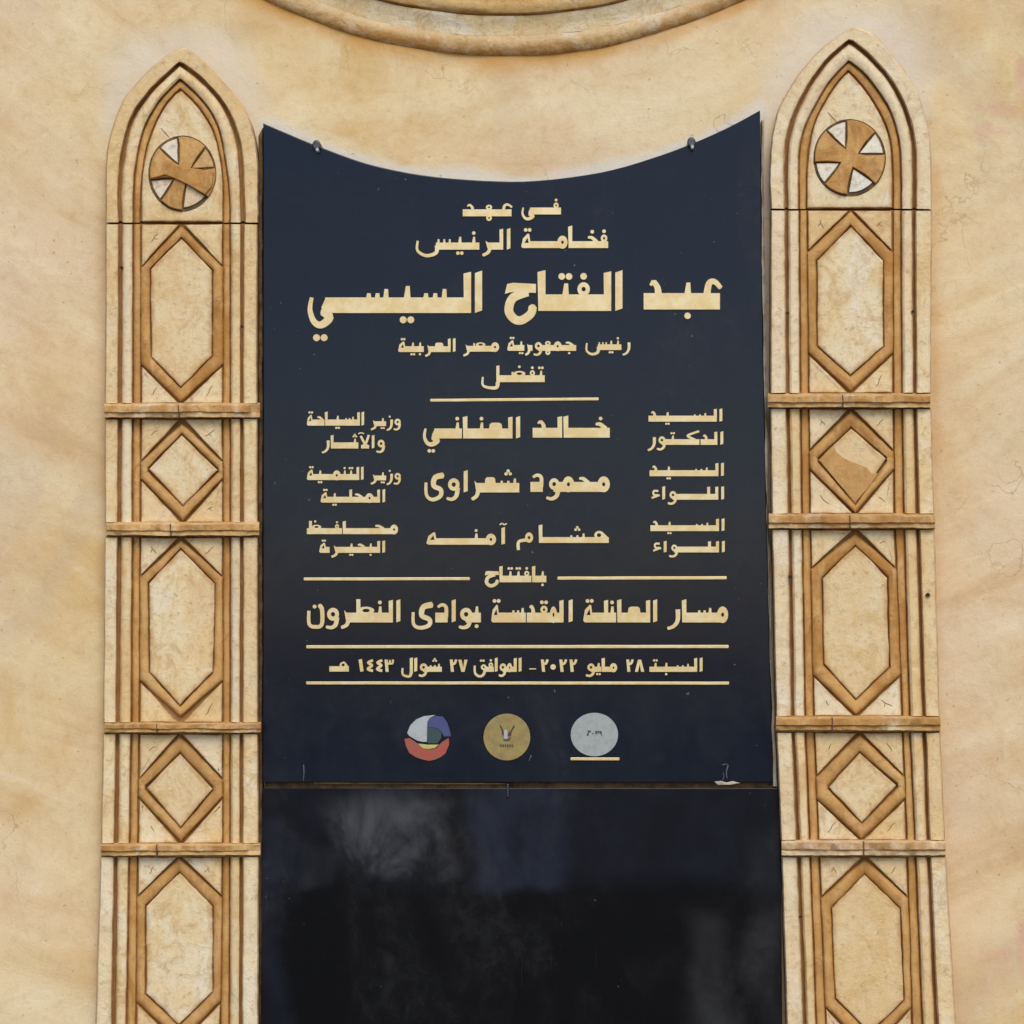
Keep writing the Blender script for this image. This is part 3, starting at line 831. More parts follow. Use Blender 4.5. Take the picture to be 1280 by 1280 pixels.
for (x, y, r, d) in ((984.5, 391, 1.8, 0.0315), (1141.5, 389, 1.8, 0.0315), (988, 721, 2.2, 0.0315), (1160, 743.5, 2.6, 0.0335), (1000.5, 1146, 1.5, 0.0315)): hole(pl_r, x, y, r, d)

# ------------------------------------------------------------------ black granite
DP = 0.022      # face of the inscribed plaque in front of the wall
pb = P(640, 978, 0)
plaque = thing('inscribed_plaque', (pb.x, 0, pb.z), 'polished black granite plaque with curved top edge and raised gold Arabic inscription', 'plaque')
right = [(951, 200), (951.5, 300), (955, 500), (959, 700), (963, 850), (966, 978)]
arc = smooth_path(TOP_ARC, 4)
outl = arc + right + [(328.5, 978), (329, 560)]
plate('granite_slab', outl, 0.002, DP, M_GRANITE, plaque, bevel=0.9, wash=(0, 0, 0), soft=1.2, warp=0.15, step=60)
# lower slab
lb = P(650, 1280, 0)
slab = thing('black_slab', (lb.x, 0, 0), 'plain black granite slab with dull reflections painted into its colour, below the inscribed plaque', 'slab')
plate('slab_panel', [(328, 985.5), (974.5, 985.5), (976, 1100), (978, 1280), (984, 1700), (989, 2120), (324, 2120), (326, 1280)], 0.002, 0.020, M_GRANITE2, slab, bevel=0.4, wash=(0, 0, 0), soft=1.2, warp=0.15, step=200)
# mortar seam between the slabs, with the brass coloured strip showing left of centre
plate('mortar_joint', [(331, 976), (965, 976), (968, 987), (330, 987)], 0.0, 0.012, M_STAIN, slab, bevel=1.0, wash=(0, 0, 0), soft=1)
plate('brass_strip', [(392, 977.6), (632, 978.8), (632, 980.6), (392, 980.2)], 0.011, 0.017, M_BRASS, slab, bevel=0.4, wash=(0, 0, 0), soft=0.4, warp=0.2)
plate('locating_pin', [(633.5, 980), (636, 980), (636, 996), (633.5, 996)], 0.01, 0.0235, M_METAL, slab, bevel=0.6, wash=(0, 0, 0), soft=0.4, warp=0.1)
# pale grout line on the right of both slabs and brown packing on the left
gr = thing('pale_grout_joint', (P(958, 600, 0).x, 0, P(958, 978, 0).z), 'narrow pale mortar line between the black plaque and the right pilaster', 'joint')
plate('grout', [(952, 150), (955, 150), (955.5, 300), (958.5, 500), (962, 700), (966, 850), (971.5, 983), (966.5, 983), (963.5, 850), (959.4, 700), (955.4, 500), (952, 300)], 0.0, 0.015, M_GROUT, gr, bevel=0.8, wash=(0, 0, 0), soft=0.6, warp=1.2, step=12)
gl = thing('brown_mortar_joint', (P(326, 600, 0).x, 0, P(326, 1280, 0).z), 'narrow brown mortar line between the left pilaster and the black plaque', 'joint')
plate('mortar', [(323.5, 170), (328.2, 160), (328, 600), (327.4, 1280), (324.4, 1280), (323.5, 600)], 0.0, 0.014, M_STAIN, gl, bevel=0.8, wash=(0, 0, 0), soft=0.6, warp=1.0, step=12)

# the two clips on the curved edge
for (x, y) in ((395.5, 181.5), (864.5, 178)):
    n = 14
    poly = [(x + 5.4 * math.cos(2 * math.pi * i / n), y + 6.4 * math.sin(2 * math.pi * i / n)) for i in range(n)]
    c = plate('clip', poly, 0.0, DP + 0.007, M_METAL, plaque, bevel=2.0, wash=(0, 0, 0), soft=0.8, warp=0.6, step=50)
    q = [(x + 1.0 + 2.2 * math.cos(2 * math.pi * i / 8), y + 5.5 + 2.6 * math.sin(2 * math.pi * i / 8)) for i in range(8)]
    plate('screw_head', q, DP, DP + 0.0085, M_WHITE, c, bevel=0.8, wash=(0, 0, 0), soft=0.4, warp=0.1, step=50)

# ------------------------------------------------------------------ lettering
class Word:
    """collects overlapping flat shapes in (x right, y up) pixels and welds them into one raised mesh"""
    def __init__(self):
        self.f = []; self.neg = []
    def poly(self, pts, neg=False):
        if area(pts) < 0: pts = pts[::-1]
        (self.neg if neg else self.f).append([tuple(p) for p in pts])
    def rect(self, x0, y0, x1, y1):
        self.poly([(x0, y0), (x1, y0), (x1, y1), (x0, y1)])
    def stroke(self, pts, w, w2=None):
        """tapered pen stroke through pts"""
        p = smooth_path(pts, 4) if len(pts) > 2 else pts
        w2 = w if w2 is None else w2
        Lf, Rt = [], []
        k = len(p)
        for i, (x, y) in enumerate(p):
            a = p[max(0, i - 1)]; b = p[min(k - 1, i + 1)]
            t = Vector((b[0] - a[0], b[1] - a[1]))
            if t.length < 1e-6: continue
            t.normalize()
            h = (w + (w2 - w) * i / (k - 1)) / 2
            Lf.append((x - t.y * h, y + t.x * h)); Rt.append((x + t.y * h, y - t.x * h))
        for i in range(len(Lf) - 1):
            q = [Lf[i], Rt[i], Rt[i + 1], Lf[i + 1]]
            if abs(area(q)) > 1e-4: self.poly(q)
            if 0 < i: self.poly([Lf[i], Rt[i], p[i]] if False else self.disc(p[i][0], p[i][1], (w + (w2 - w) * i / (k - 1)) / 2 * 0.98))
    def disc(self, x, y, r, n=8):
        return [(x + r * math.cos(2 * math.pi * i / n + 0.2), y + r * math.sin(2 * math.pi * i / n + 0.2)) for i in range(n)]
    def blob(self, x, y, r): self.poly(self.disc(x, y, r, 9))
    def ring(self, x, y, rx, ry, hole=0.42):
        n = 14
        self.poly([(x + rx * math.cos(2 * math.pi * i / n), y + ry * math.sin(2 * math.pi * i / n)) for i in range(n)])
        self.poly([(x + rx * hole * math.cos(2 * math.pi * i / n), y + ry * hole * math.sin(2 * math.pi * i / n)) for i in range(n)], True)

def glyphs(W, toks, x0, x1, T, A, S, D):
    tot = sum(t[1] for t in toks)
    sc = (x1 - x0) / tot
    r = x1
    ds = max(1.3, min(S * 0.55, A * 0.085))     # dot radius
    def dots(code, cx, ya, yb):
        if not code: return
        n = int(code[1]); y = ya if code[0] == '+' else yb
        if n == 1: W.blob(cx, y, ds)
        elif n == 2:
            W.blob(cx - ds * 1.05, y, ds); W.blob(cx + ds * 1.05, y, ds)
        else:
            W.blob(cx - ds * 1.1, y, ds * 0.9); W.blob(cx + ds * 1.1, y, ds * 0.9); W.blob(cx, y + ds * 1.5, ds * 0.9)
    for tk in toks:
        g, wd = tk[0], tk[1] * sc
        dc = tk[2] if len(tk) > 2 else ''
        l = r - wd; c = (l + r) / 2
        up = T + 0.20 * A                # low tooth top
        E = A - T
        if g == ' ': pass
        elif g == '-': W.rect(l - .2, 0, r + .2, T)
        elif g == 'A':     # free alif
            W.poly([(c - S / 2, 0), (c + S / 2, 0.06 * A), (c + S / 2, A), (c - S / 2, 0.94 * A)])
            if dc == '~': W.stroke([(c - S, A + ds * 1.6), (c - S * .3, A + ds * 2.4), (c + S * .3, A + ds * 1.6), (c + S, A + ds * 2.4)], ds * 0.9)
        elif g == 'a':     # alif joined on its right
            W.rect(l, 0, r + .2, T); W.poly([(l, T * 0.3), (l + S, T * 0.3), (l + S, A), (l - 0.02 * A, 0.95 * A)])
        elif g == 'L':     # lam, joined on its left
            W.rect(l - .2, 0, r, T); W.poly([(r - S, T * .5), (r, T * .5), (r, 0.97 * A), (r - S * 1.05, A * 0.93)])
        elif g == 'l':     # final lam
            W.poly([(r - S, -D * .3), (r, -D * .3), (r, A), (r - S, 0.95 * A)])
            W.stroke([(r - S * .5, 0), (r - S * .9, -D * .72), (c, -D * .8), (l + S * .45, -D * .45), (l + S * .4, T * .75)], max(S * .95, T * .6), S * .6)
        elif g == 'n':
            W.rect(l - .2, 0, r + .2, T)
            W.poly([(c - S * .5, T * .8), (c + S * .5, T * .8), (c + S * .38, up + .07 * A), (c - S * .15, up + .07 * A)])
            dots(dc, c, up + .07 * A + ds * 2.0, -ds * 1.9)
        elif g == 's':
            W.rect(l - .2, 0, r + .2, T)
            for q in (.2, .5, .8):
                xx = l + wd * q; h = T + .10 * A + (.10 * A if q == .8 else 0)
                W.poly([(xx - S * .4, T * .8), (xx + S * .4, T * .8), (xx + S * .3, h), (xx - S * .2, h)])
            dots(dc, c, up + .07 * A + ds * 1.6, -ds * 1.9)
        elif g == 'S':     # final seen with bowl
            k = r - wd * .45
            W.rect(k, 0, r + .2, T)
            for q in (.62, .78, .93):
                xx = l + wd * q; h = T + .16 * A
                W.poly([(xx - S * .35, T * .8), (xx + S * .35, T * .8), (xx + S * .25, h), (xx - S * .2, h)])
            W.stroke([(k + S * .3, T * .6), (k, -D * .4), (l + wd * .28, -D * .75), (l + S * .4, -D * .1), (l + S * .5, T * 1.25)], max(S, T * .62), S * .6)
        elif g == 'd':     # final dal
            W.rect(l, 0, r + .2, T)
            W.stroke([(c + wd * .05, T * .9), (c + wd * .02, T + .14 * A), (c - wd * .12, T + .30 * A)], S * 1.0, S * .7)
            W.stroke([(c - wd * .12, T + .30 * A), (c - wd * .25, T + .2 * A)], S * .7, S * .35)
        elif g == 'D':     # free dal
            W.rect(l + wd * .06, 0, r - wd * .06, T)
            W.stroke([(r - S * .6, T * .5), (r - S * .6, T + .22 * A), (c + wd * .05, T + .34 * A), (l + wd * .25, T + .24 * A)], S, S * .7)
        elif g == 'r':
            W.stroke([(r - S * .55, T + .14 * A), (r - S * .6, T * .2), (c, -D * .55), (l + wd * .05, -D * .85)], S * 1.15, S * .7)
            dots(dc, c, T + .3 * A + ds, 0)
        elif g == 'R':
            W.rect(c, 0, r + .2, T); W.poly([(l + wd * .3, T * 1.25), (c + .1, T * .95), (c + .1, T * .1), (l + wd * .42, T * .25)])
            W.stroke([(c + wd * .12, T * .35), (c - wd * .02, -D * .35), (l + wd * .1, -D * .72)], S * 1.1, S * .8)
            dots(dc, c - wd * .1, T + .2 * A + ds, 0)
        elif g in ('w', 'W'):
            if g == 'W': W.rect(c, 0, r + .2, T)
            cc = c + wd * .04
            W.ring(cc, T * .5 + .14 * A, min(wd * .44, .26 * A), .22 * A + T * .15, .36)
            W.stroke([(cc + min(wd * .28, .2 * A), T * .5), (cc + wd * .18, -D * .35), (c - wd * .1, -D * .72), (l + wd * .05, -D * .6)], max(S, T * .5), S * .7)
        elif g == 'm':
            W.rect(l - .2, 0, r + (.2 if dc != 'i' else -wd * .25), T)
            W.ring(c + (wd * .18 if dc == 'i' else 0), T * .62 + .07 * A, min(wd * .42, .26 * A + T * .1), T * .55 + .13 * A, .26)
        elif g == 'M':
            W.ring(c + wd * .12, T * .6 + .1 * A, min(wd * .4, .22 * A), .22 * A + T * .2, .32)
            if dc != 'i': W.rect(c + wd * .3, 0, r + .2, T)
            W.stroke([(c, T * .5), (l + S * .7, T * .2), (l + S * .6, -D * 1.0)], S * .95)
        elif g == 'f':
            W.rect(l - .2, 0, r + .2, T)
            W.ring(c, T + .13 * A, min(wd * .42, .155 * A), .17 * A, .34)
            dots(dc, c, T + .36 * A + ds, 0)
        elif g == 'Q':     # final qaf
            W.ring(c + wd * .2, T * .5 + .14 * A, min(wd * .26, .2 * A), .2 * A, .34); W.rect(c + wd * .2, 0, r + .2, T)
            W.stroke([(r - wd * .2, T * .5), (c + wd * .18, -D * .5), (c - wd * .12, -D * .8), (l + S * .5, -D * .2), (l + S * .4, T * 1.2)], S * 1.05, S * .7)
            dots(dc, c + wd * .1, T + .42 * A, 0)
        elif g == 'c':     # hah, jeem, khah
            W.rect(l - .2, 0, r + .2, T)
            W.stroke([(c + wd * .28, T * .9), (c - wd * .02, T + .16 * A), (c - wd * .25, T + .17 * A)], S * 1.1, S * .6)
            dots(dc, c, T + .34 * A + ds, -ds * 1.9)
        elif g == 'C':     # free or final hah
            W.poly([(l + wd * .05, .42 * A), (l + wd * .12, .66 * A), (l + wd * .3, .69 * A), (r, .66 * A), (r, .44 * A), (l + wd * .3, .47 * A)])
            W.stroke([(r - wd * .25, .47 * A), (l + wd * .3, .32 * A), (l + wd * .17, .02 * A), (l + wd * .32, -D * .5), (c + wd * .05, -D * .62), (r - wd * .16, -D * .2), (r - wd * .10, .10 * A)], T * .55, T * .5)
        elif g == 'e':     # initial ain
            W.rect(l - .2, 0, r - wd * .04, T)
            W.stroke([(r, T + .13 * A), (c + wd * .22, T + .29 * A), (c - wd * .05, T + .25 * A), (c - wd * .16, T * .85)], S * .62, S * 1.0)
        elif g == 'E':     # medial ain
            W.rect(l - .2, 0, r + .2, T)
            W.poly([(c - wd * .40, T * .8), (c + wd * .40, T * .8), (c + wd * .34, T + .20 * A), (c + wd * .2, T + .26 * A), (c - wd * .2, T + .26 * A), (c - wd * .34, T + .20 * A)])
        elif g in ('t', 'x'):     # tah / dad
            W.rect(l - .2, 0, r + .2, T)
            W.ring(c + (wd * .08 if g == 't' else 0), T + .09 * A, min(wd * .42, .36 * A), .17 * A, .45)
            if g == 't': W.rect(l + wd * .12, T * .6, l + wd * .12 + S, A)
            else:
                W.poly([(l + wd * .02, T * .8), (l + wd * .02 + S * .8, T * .8), (l + wd * .02 + S * .6, up), (l + wd * .02, up)])
            dots(dc, c, T + .42 * A + ds, 0)
        elif g == 'k':
            W.rect(l - .2, 0, r + .2, T)
            W.stroke([(c + wd * .25, T * .9), (c - wd * .25, T + .22 * A), (c - wd * .05, T + .38 * A), (r, A)], S * .75)
        elif g == 'h':     # initial heh
            W.rect(l - .2, 0, r, T)
            W.ring(c, T * .8 + .17 * A, min(wd * .36, .26 * A), .23 * A, .45)
            W.poly([(c, T + .36 * A), (c + wd * .16, T + .30 * A), (r, T * .85), (c + wd * .18, T * .85)])
        elif g == 'j':     # medial heh (dropped)
            W.rect(l - .2, 0, r + .2, T)
            W.ring(c, T + .13 * A, min(wd * .38, .2 * A), .16 * A, .36); W.ring(c, -D * .25, min(wd * .34, .18 * A), D * .5, .3)
        elif g == 'H':     # final heh / teh marbuta
            W.rect(c - wd * .1, 0, r + .2, T)
            W.poly([(l, T * .2), (l + wd * .12, T + .12 * A), (c - wd * .05, T + .34 * A), (c + wd * .06, T + .32 * A), (c + wd * .16, T * .6), (c, 0), (l + wd * .12, 0)])
            W.poly([(l + wd * .22, T * .75), (c - wd * .06, T + .16 * A), (c + wd * .02, T * .75)], True)
            dots(dc, c - wd * .05, T + .42 * A + ds, 0)
        elif g == 'Y':     # final yeh
            k = l + wd * .30
            W.rect(k + T * .25, 0, r + .2, T); W.poly([(k, T * .35), (k + T * .3, T), (k + T * .6, T), (k + T * .6, T * .1), (k + T * .2, T * .05)])
            W.stroke([(k + wd * .05, T * .12), (k + wd * .18, -D * .25), (k, -D * .62), (l + wd * .14, -D * .45), (l + wd * .05, T * .2), (l + wd * .09, T * 1.0)], T * .62, S * .5)
            dots(dc, l + wd * .28, 0, -D * 1.1 - ds)
        elif g == 'I':     # free yeh
            W.stroke([(r - wd * .05, T + .34 * A), (c + wd * .05, T + .24 * A), (c - wd * .02, T * .7), (r - wd * .18, T * .3), (r - wd * .2, -D * .4), (c - wd * .1, -D * .75), (l + S * .6, -D * .25), (l + S * .5, T + .02 * A)], T * .62, S * .7)
        elif g == 'N':     # free noon
            W.stroke([(r - wd * .28, T + .32 * A), (r - S * .6, T + .1 * A), (r - S * .7, -D * .3), (c, -D * .62), (l + S * .7, -D * .25), (l + S * .6, T + .08 * A)], S * 1.1, S * .8)
            dots(dc, c - wd * .05, T + .26 * A, 0)
        elif g == 'X':     # lam alif
            W.stroke([(r - S * .5, A), (c + wd * .08, T * .8), (l + wd * .2, T * .35)], S * .9)
            W.stroke([(l + S * .5, A * .92), (c, T * .8), (r - wd * .12, T * .3)], S * .9)
            W.rect(l + wd * .15, 0, r - wd * .1, T * .55)
            if dc == '~': W.stroke([(l - S * .5, A + ds), (l + S * .6, A + ds * 1.8), (l + S * 1.8, A + ds)], ds * .9)
        elif g == 'v':     # hamza
            W.stroke([(r - wd * .2, T * 1.5), (l + wd * .3, T * 1.5), (l + wd * .3, T * .85), (r - wd * .2, T * .8)], S * .7)
            W.stroke([(r - wd * .05, T * .8), (l + wd * .05, T * .3)], S * .7)
        elif g == '1': W.poly([(c - S * .75, .95 * A), (c + S * .25, A), (c + S * .75, .05 * A), (c - S * .2, 0)])
        elif g == '2':
            W.poly([(c - S * .9, A * .96), (c, A * .96), (c + S * .4, 0), (c - S * .55, 0)])
            W.stroke([(c - S * .4, A * .62), (c + S * .6, A * .66), (c + S * 1.1, A * .95)], S * .75)
        elif g == '3':
            W.poly([(c - S * 1.3, A * .96), (c - S * .4, A * .96), (c - S * .1, 0), (c - S * 1.0, 0)])
            W.stroke([(c - S * .7, A * .62), (c + S * .1, A * .64), (c + S * .3, A * .92)], S * .6)
            W.stroke([(c + S * .1, A * .66), (c + S * 1.0, A * .66), (c + S * 1.2, A * .95)], S * .6)
        elif g == '4':
            W.stroke([(c + S * .9, A * .9), (c - S * .5, A * .72), (c + S * .6, A * .5), (c - S * .6, A * .22), (c + S * .9, A * .08)], S * .8)
        elif g == '7':
            W.poly([(l + wd * .05, A * .95), (l + wd * .05 + S, A * .95), (c + S * .1, A * .3), (r - wd * .05 - S, A * .95), (r - wd * .05, A * .95), (c + S * .5, 0), (c - S * .5, 0)])
        elif g == '8':
            W.poly([(l + wd * .05, 0), (l + wd * .05 + S, 0), (c + S * .05, A * .62), (r - wd * .05 - S, 0), (r - wd * .05, 0), (c + S * .5, A * .95), (c - S * .5, A * .95)])
        elif g == '0': W.blob(c, A * .38, S * .85)
        elif g == '_': W.rect(l + wd * .1, A * .28, r - wd * .1, A * .28 + T * .25)
        r = l

def build_word(toks, x0, x1, yb, T, A, S=None, D=None, parent=None, slope=0.0, name='word', mat=None):
    S = S or A * 0.19
    D = D or A * 0.36
    W = Word()
    parsed = []
    for t in toks.split():
        p = t.split(':')
        parsed.append((p[0] if p[0] != '.' else ' ', float(p[1]), p[2] if len(p) > 2 else ''))
    glyphs(W, parsed, x0, x1, T, A, S, D)
    return weld(W, lambda x, y: (x, yb - y + slope * (x - x0)), parent, name, mat or M_GOLD)

def weld(W, tr, parent, name, mat, d0=DP, h=0.0022):
    vs, fs = [], []
    for p in W.f + W.neg:
        b = len(vs)
        vs += [Vector(q) for q in p]
        fs.append(list(range(b, b + len(p))))
    nf = len(W.f)
    ov, oe, of, _, _, orig = delaunay_2d_cdt(vs, [], fs, 1, 1e-4)
    keep = [f for f, o in zip(of, orig) if any(k < nf for k in o) and not any(k >= nf for k in o)]
    cnt = {}
    for f in keep:
        for i in range(len(f)):
            e = (f[i], f[(i + 1) % len(f)])
            cnt[e] = cnt.get(e, 0) + 1
    used = sorted({i for f in keep for i in f})
    m = {u: i for i, u in enumerate(used)}
    n = len(used)
    verts = []
    for u in used:
        x, y = tr(*ov[u]); verts.append(P(x, y, d0 + h))
    verts += [Vector((v.x, -(d0 - 0.001), v.z)) for v in verts]
    faces = [tuple(m[i] for i in f) for f in keep]
    for (a, b) in cnt:
        if (b, a) not in cnt:
            faces.append((m[a], m[b], m[b] + n, m[a] + n))
    return link(name, verts, faces, mat, parent)

PQ = plaque
bw = lambda *a, **k: build_word(*a, parent=PQ, **k)
# في عهد
bw('f:1.1:+1 -:0.7 Y:2.8', 651.5, 701, 268, 8.6, 21, 3.6, 9)
bw('e:1.6 -:0.6 j:1.2 -:0.4 d:2.2', 578.4, 640, 270.3, 8.6, 20, 3.8, 8)
# فخامة الرئيس
bw('f:1.1:+1 c:2.2:+1 -:0.8 a:1.4 .:0.3 m:1.7:i -:2.6 H:2.0:+2', 651.5, 760, 310, 8.5, 28, 4.6, 9)
bw('A:0.8 .:0.25 L:0.9 R:1.7 .:0.25 n:1.3:+1 -:0.4 n:1.2:-2 -:0.3 S:4.3', 520, 640, 312, 8.8, 27, 4.4, 10)
# عبد الفتاح السيسي
bw('e:2.4 -:0.5 n:1.7:-1 -:1.1 d:3.0', 804.6, 901, 386.8, 20.4, 49, 9, 15, slope=-0.0)
bw('A:1.2 .:0.22 L:1.2 -:0.8 f:1.9:+1 n:2.0:+2 -:0.5 a:1.4 .:0.25 C:3.5', 629, 780.6, 388.6, 20.6, 51, 9, 19)
bw('A:1.15 .:0.25 L:1.2 -:1.1 s:3.4 -:0.6 n:1.6:-2 -:0.9 s:3.2 -:1.1 Y:5.0:-2', 384.6, 604.6, 391.2, 19.4, 53, 9, 24)
# رئيس جمهورية مصر العربية
bw('r:1.3 .:0.2 n:1.1:+1 n:1.1:-2 S:3.6', 732, 788, 437.5, 7, 17.5, 3.2, 7)
bw('c:2.0:-1 m:1.4 j:1.5 W:1.4 .:0.15 R:1.1 .:0.1 n:0.9:-2 H:1.6:+2', 634, 720, 438.5, 7.2, 17.5, 3.2, 7)
bw('m:1.4:i x:2.2 R:1.5', 578, 622.7, 439.5, 7.2, 17, 3.2, 7)
bw('A:0.8 .:0.15 L:0.9 E:1.7 R:1.4 .:0.15 n:1.1:-1 n:1.1:-2 H:1.7:+2', 497.6, 571, 440, 7.2, 17.5, 3.2, 7)
# تفضل
bw('n:1.0:+2 f:1.3:+1 x:2.2:+1 -:1.6 l:2.4', 602, 680.7, 477.6, 8.6, 21, 3.8, 9)
# names
bw('c:2.2:+1 -:1.9 a:1.5 .:0.2 L:1.1 d:2.5', 665.8, 762, 547, 12.2, 27.5, 5.6, 8)
bw('A:1.1 .:0.2 L:1.1 E:2.3 n:1.5:+1 -:0.4 a:1.3 .:0.2 n:1.2:+1 Y:4.0:-2', 528.6, 652.7, 548, 12.4, 28, 5.2, 12)
bw('m:2.1:i c:2.0 m:1.7 W:1.9 .:0.25 D:1.7', 662, 761.6, 614.8, 12.4, 25, 5, 12)
bw('s:2.8:+3 E:1.8 R:1.6 .:0.2 A:0.9 .:0.25 w:1.8 .:0.25 I:2.6', 530, 648.8, 615.5, 11.8, 28, 5, 12)
bw('h:2.3 -:0.2 s:2.4:+3 -:2.4 a:0.9 .:0.25 M:2.4:i', 645.5, 761, 678.6, 7.2, 23, 4.2, 9)
bw('A:0.9:~ .:0.5 m:1.7:i n:1.3:+1 -:3.5 H:1.9', 533, 633.6, 680.8, 8, 22, 4.4, 9)
# right column
bw('A:0.8 .:0.2 L:0.9 -:0.3 s:2.6 -:3.0 n:1.0:-2 -:0.6 d:1.7', 810.6, 904.5, 527, 7.4, 16.5, 3.6, 7)
bw('A:0.8 .:0.25 L:0.9 d:1.5 .:0.2 k:2.2 -:1.1 n:1.0:+2 -:0.4 W:1.4 .:0.1 r:1.2', 809.5, 905.8, 556, 7, 17, 3.6, 8)
bw('A:0.8 .:0.2 L:0.9 -:0.3 s:2.6 -:3.0 n:1.0:-2 -:0.6 d:1.7', 812, 906.5, 595.2, 7.4, 17, 3.6, 7)
bw('A:0.8 .:0.2 L:1.1 L:1.0 -:3.4 W:1.4 .:0.1 A:0.8 .:0.1 v:1.2', 814, 907, 624.6, 7.2, 17, 3.6, 7)
bw('A:0.8 .:0.2 L:0.9 -:0.3 s:2.6 -:3.0 n:1.0:-2 -:0.6 d:1.7', 813, 907.2, 663.8, 7.2, 16, 3.6, 7)
bw('A:0.8 .:0.2 L:1.1 L:1.0 -:3.4 W:1.4 .:0.1 A:0.8 .:0.1 v:1.2', 816, 907.8, 690.5, 7.2, 14.5, 3.6, 7)
# left column
bw('w:1.2 .:0.1 r:1.0:+1 .:0.1 n:1.0:-2 R:1.5', 462.5, 501.4, 532.6, 6, 15, 3, 6)
bw('A:0.7 .:0.15 L:0.8 s:2.0 -:0.6 n:0.9:-2 -:0.8 a:0.9 .:0.15 c:1.5 H:1.5:+2', 383.5, 456, 532, 7.6, 17.5, 3.2, 6)
bw('w:1.4 .:0.1 A:0.7 .:0.1 X:1.6:~ .:0.2 n:1.0:+3 -:2.2 a:0.9 .:0.2 r:1.2', 402, 481.7, 560.6, 7.6, 17, 3.2, 6)
bw('w:1.2 .:0.1 r:1.0:+1 .:0.1 n:1.0:-2 R:1.5', 462.5, 501.4, 600.4, 6, 15, 3, 6)
bw('A:0.7 .:0.15 L:0.8 n:1.0:+2 n:1.0:+1 m:1.5 -:1.4 n:1.0:-2 H:1.6:+2', 383.5, 455.6, 600, 7.4, 17, 3.2, 6)
bw('A:0.7 .:0.2 L:0.8 m:1.4 c:1.8 L:1.0 -:1.0 n:1.0:-2 H:1.5:+2', 400.7, 482.8, 628.2, 7.2, 17, 3.2, 6)
bw('m:1.5:i c:2.0 -:3.0 a:0.9 .:0.15 f:1.3:+1 -:1.2 t:2.2:+1', 383.8, 497, 667.6, 7.4, 16.5, 3.6, 6)
bw('A:0.7 .:0.15 L:0.8 n:1.0:-1 c:1.6 n:1.1:-2 -:0.8 R:1.5 .:0.15 H:1.4:+2', 399, 482.8, 691, 7.4, 15.5, 3.4, 7)
# بافتتاح
bw('n:1.0:-1 a:0.9 .:0.15 f:1.2:+1 n:1.1:+2 n:1.1:+2 a:0.9 .:0.12 C:2.0', 605, 682.7, 727.8, 8.2, 20.5, 3.8, 7)
# مسار العائلة المقدسة بوادى النطرون
bw('m:1.9:i s:2.6 -:0.7 a:1.2 .:0.3 r:1.9', 833.6, 908.6, 778, 12.2, 29, 5.2, 9)
bw('A:1.0 .:0.2 L:1.1 E:2.3 a:1.2 .:0.2 n:1.1:+1 L:1.2 -:0.3 H:2.0:+2', 729, 823.4, 778, 12.2, 29, 5, 9)
bw('A:1.0 .:0.7 L:1.0 m:1.4 f:1.8:+2 d:2.0 .:0.2 s:2.6 -:1.2 H:2.0:+2', 614, 717, 778, 12.2, 29, 5, 9)
bw('n:1.1:-1 W:1.9 .:0.2 A:0.9 .:0.25 D:1.9 .:0.15 I:3.0', 514, 600.8, 778, 12.2, 29, 5, 9)
bw('A:1.0 .:0.25 L:1.1 n:1.4:+1 t:2.9 R:1.9 .:0.1 w:1.9 .:0.15 N:2.5:+1', 383, 502.4, 778, 12.2, 29, 5, 9)
# date line
bw('A:0.8 .:0.15 L:0.8 s:2.4 -:0.5 n:1.2:-1 -:0.4 n:1.0:+2 -:0.3', 812, 880, 839.8, 6.4, 18, 3.6, 6)
bw('8:1.2 .:0.1 2:1.0', 781, 806, 839.8, 6.4, 16, 4.0)
bw('m:1.6:i a:1.0 .:0.1 n:1.0:-2 W:1.8', 732, 770.4, 839.8, 6.4, 17.5, 3.8, 7)
bw('2:1.1 2:1.1 0:0.9 2:1.1', 673.5, 722, 839.8, 6.4, 16, 4.2)
bw('_:1', 660.5, 671, 839.5, 5, 10, 3)
bw('A:0.9 .:0.2 L:0.8 m:1.2 W:1.5 .:0.1 A:0.8 .:0.1 f:1.1:+1 Q:2.8:+2', 592, 653, 839.8, 6.4, 18, 3.6, 7)
bw('7:1.2 .:0.1 2:1.0', 560.5, 585, 839.8, 6.4, 16, 4.0)
bw('s:2.4:+3 W:1.6 .:0.1 A:0.8 .:0.1 l:2.0', 501.6, 552, 839.8, 6.4, 18, 3.8, 7)
bw('3:1.1 4:1.0 4:1.0 1:0.9', 446, 492.6, 839.8, 6.4, 16, 4.2)
bw('h:1.7 -:1.2', 411.8, 436, 839.4, 6.6, 17, 4)

# the gold rules
def rule(x0, y0, x1, y1, th, parent=PQ):
    plate('gold_rule', [(x0, y0 - th / 2), (x1, y1 - th / 2), (x1 + .6, y1), (x1, y1 + th / 2), (x0, y0 + th / 2), (x0 - .6, y0)], DP - 0.001, DP + 0.0014, M_GOLD, parent, bevel=0.45, wash=(0, 0, 0), soft=0.5, warp=0.12, step=25)
rule(538, 500.4, 748, 498.7, 3.6)
rule(380, 723.8, 587, 723.4, 3.8)
rule(697, 722.8, 908, 722.3, 4.0)
rule(383, 808.5, 910.5, 808.2, 4.0)
rule(383, 853.8, 911, 854, 3.8)

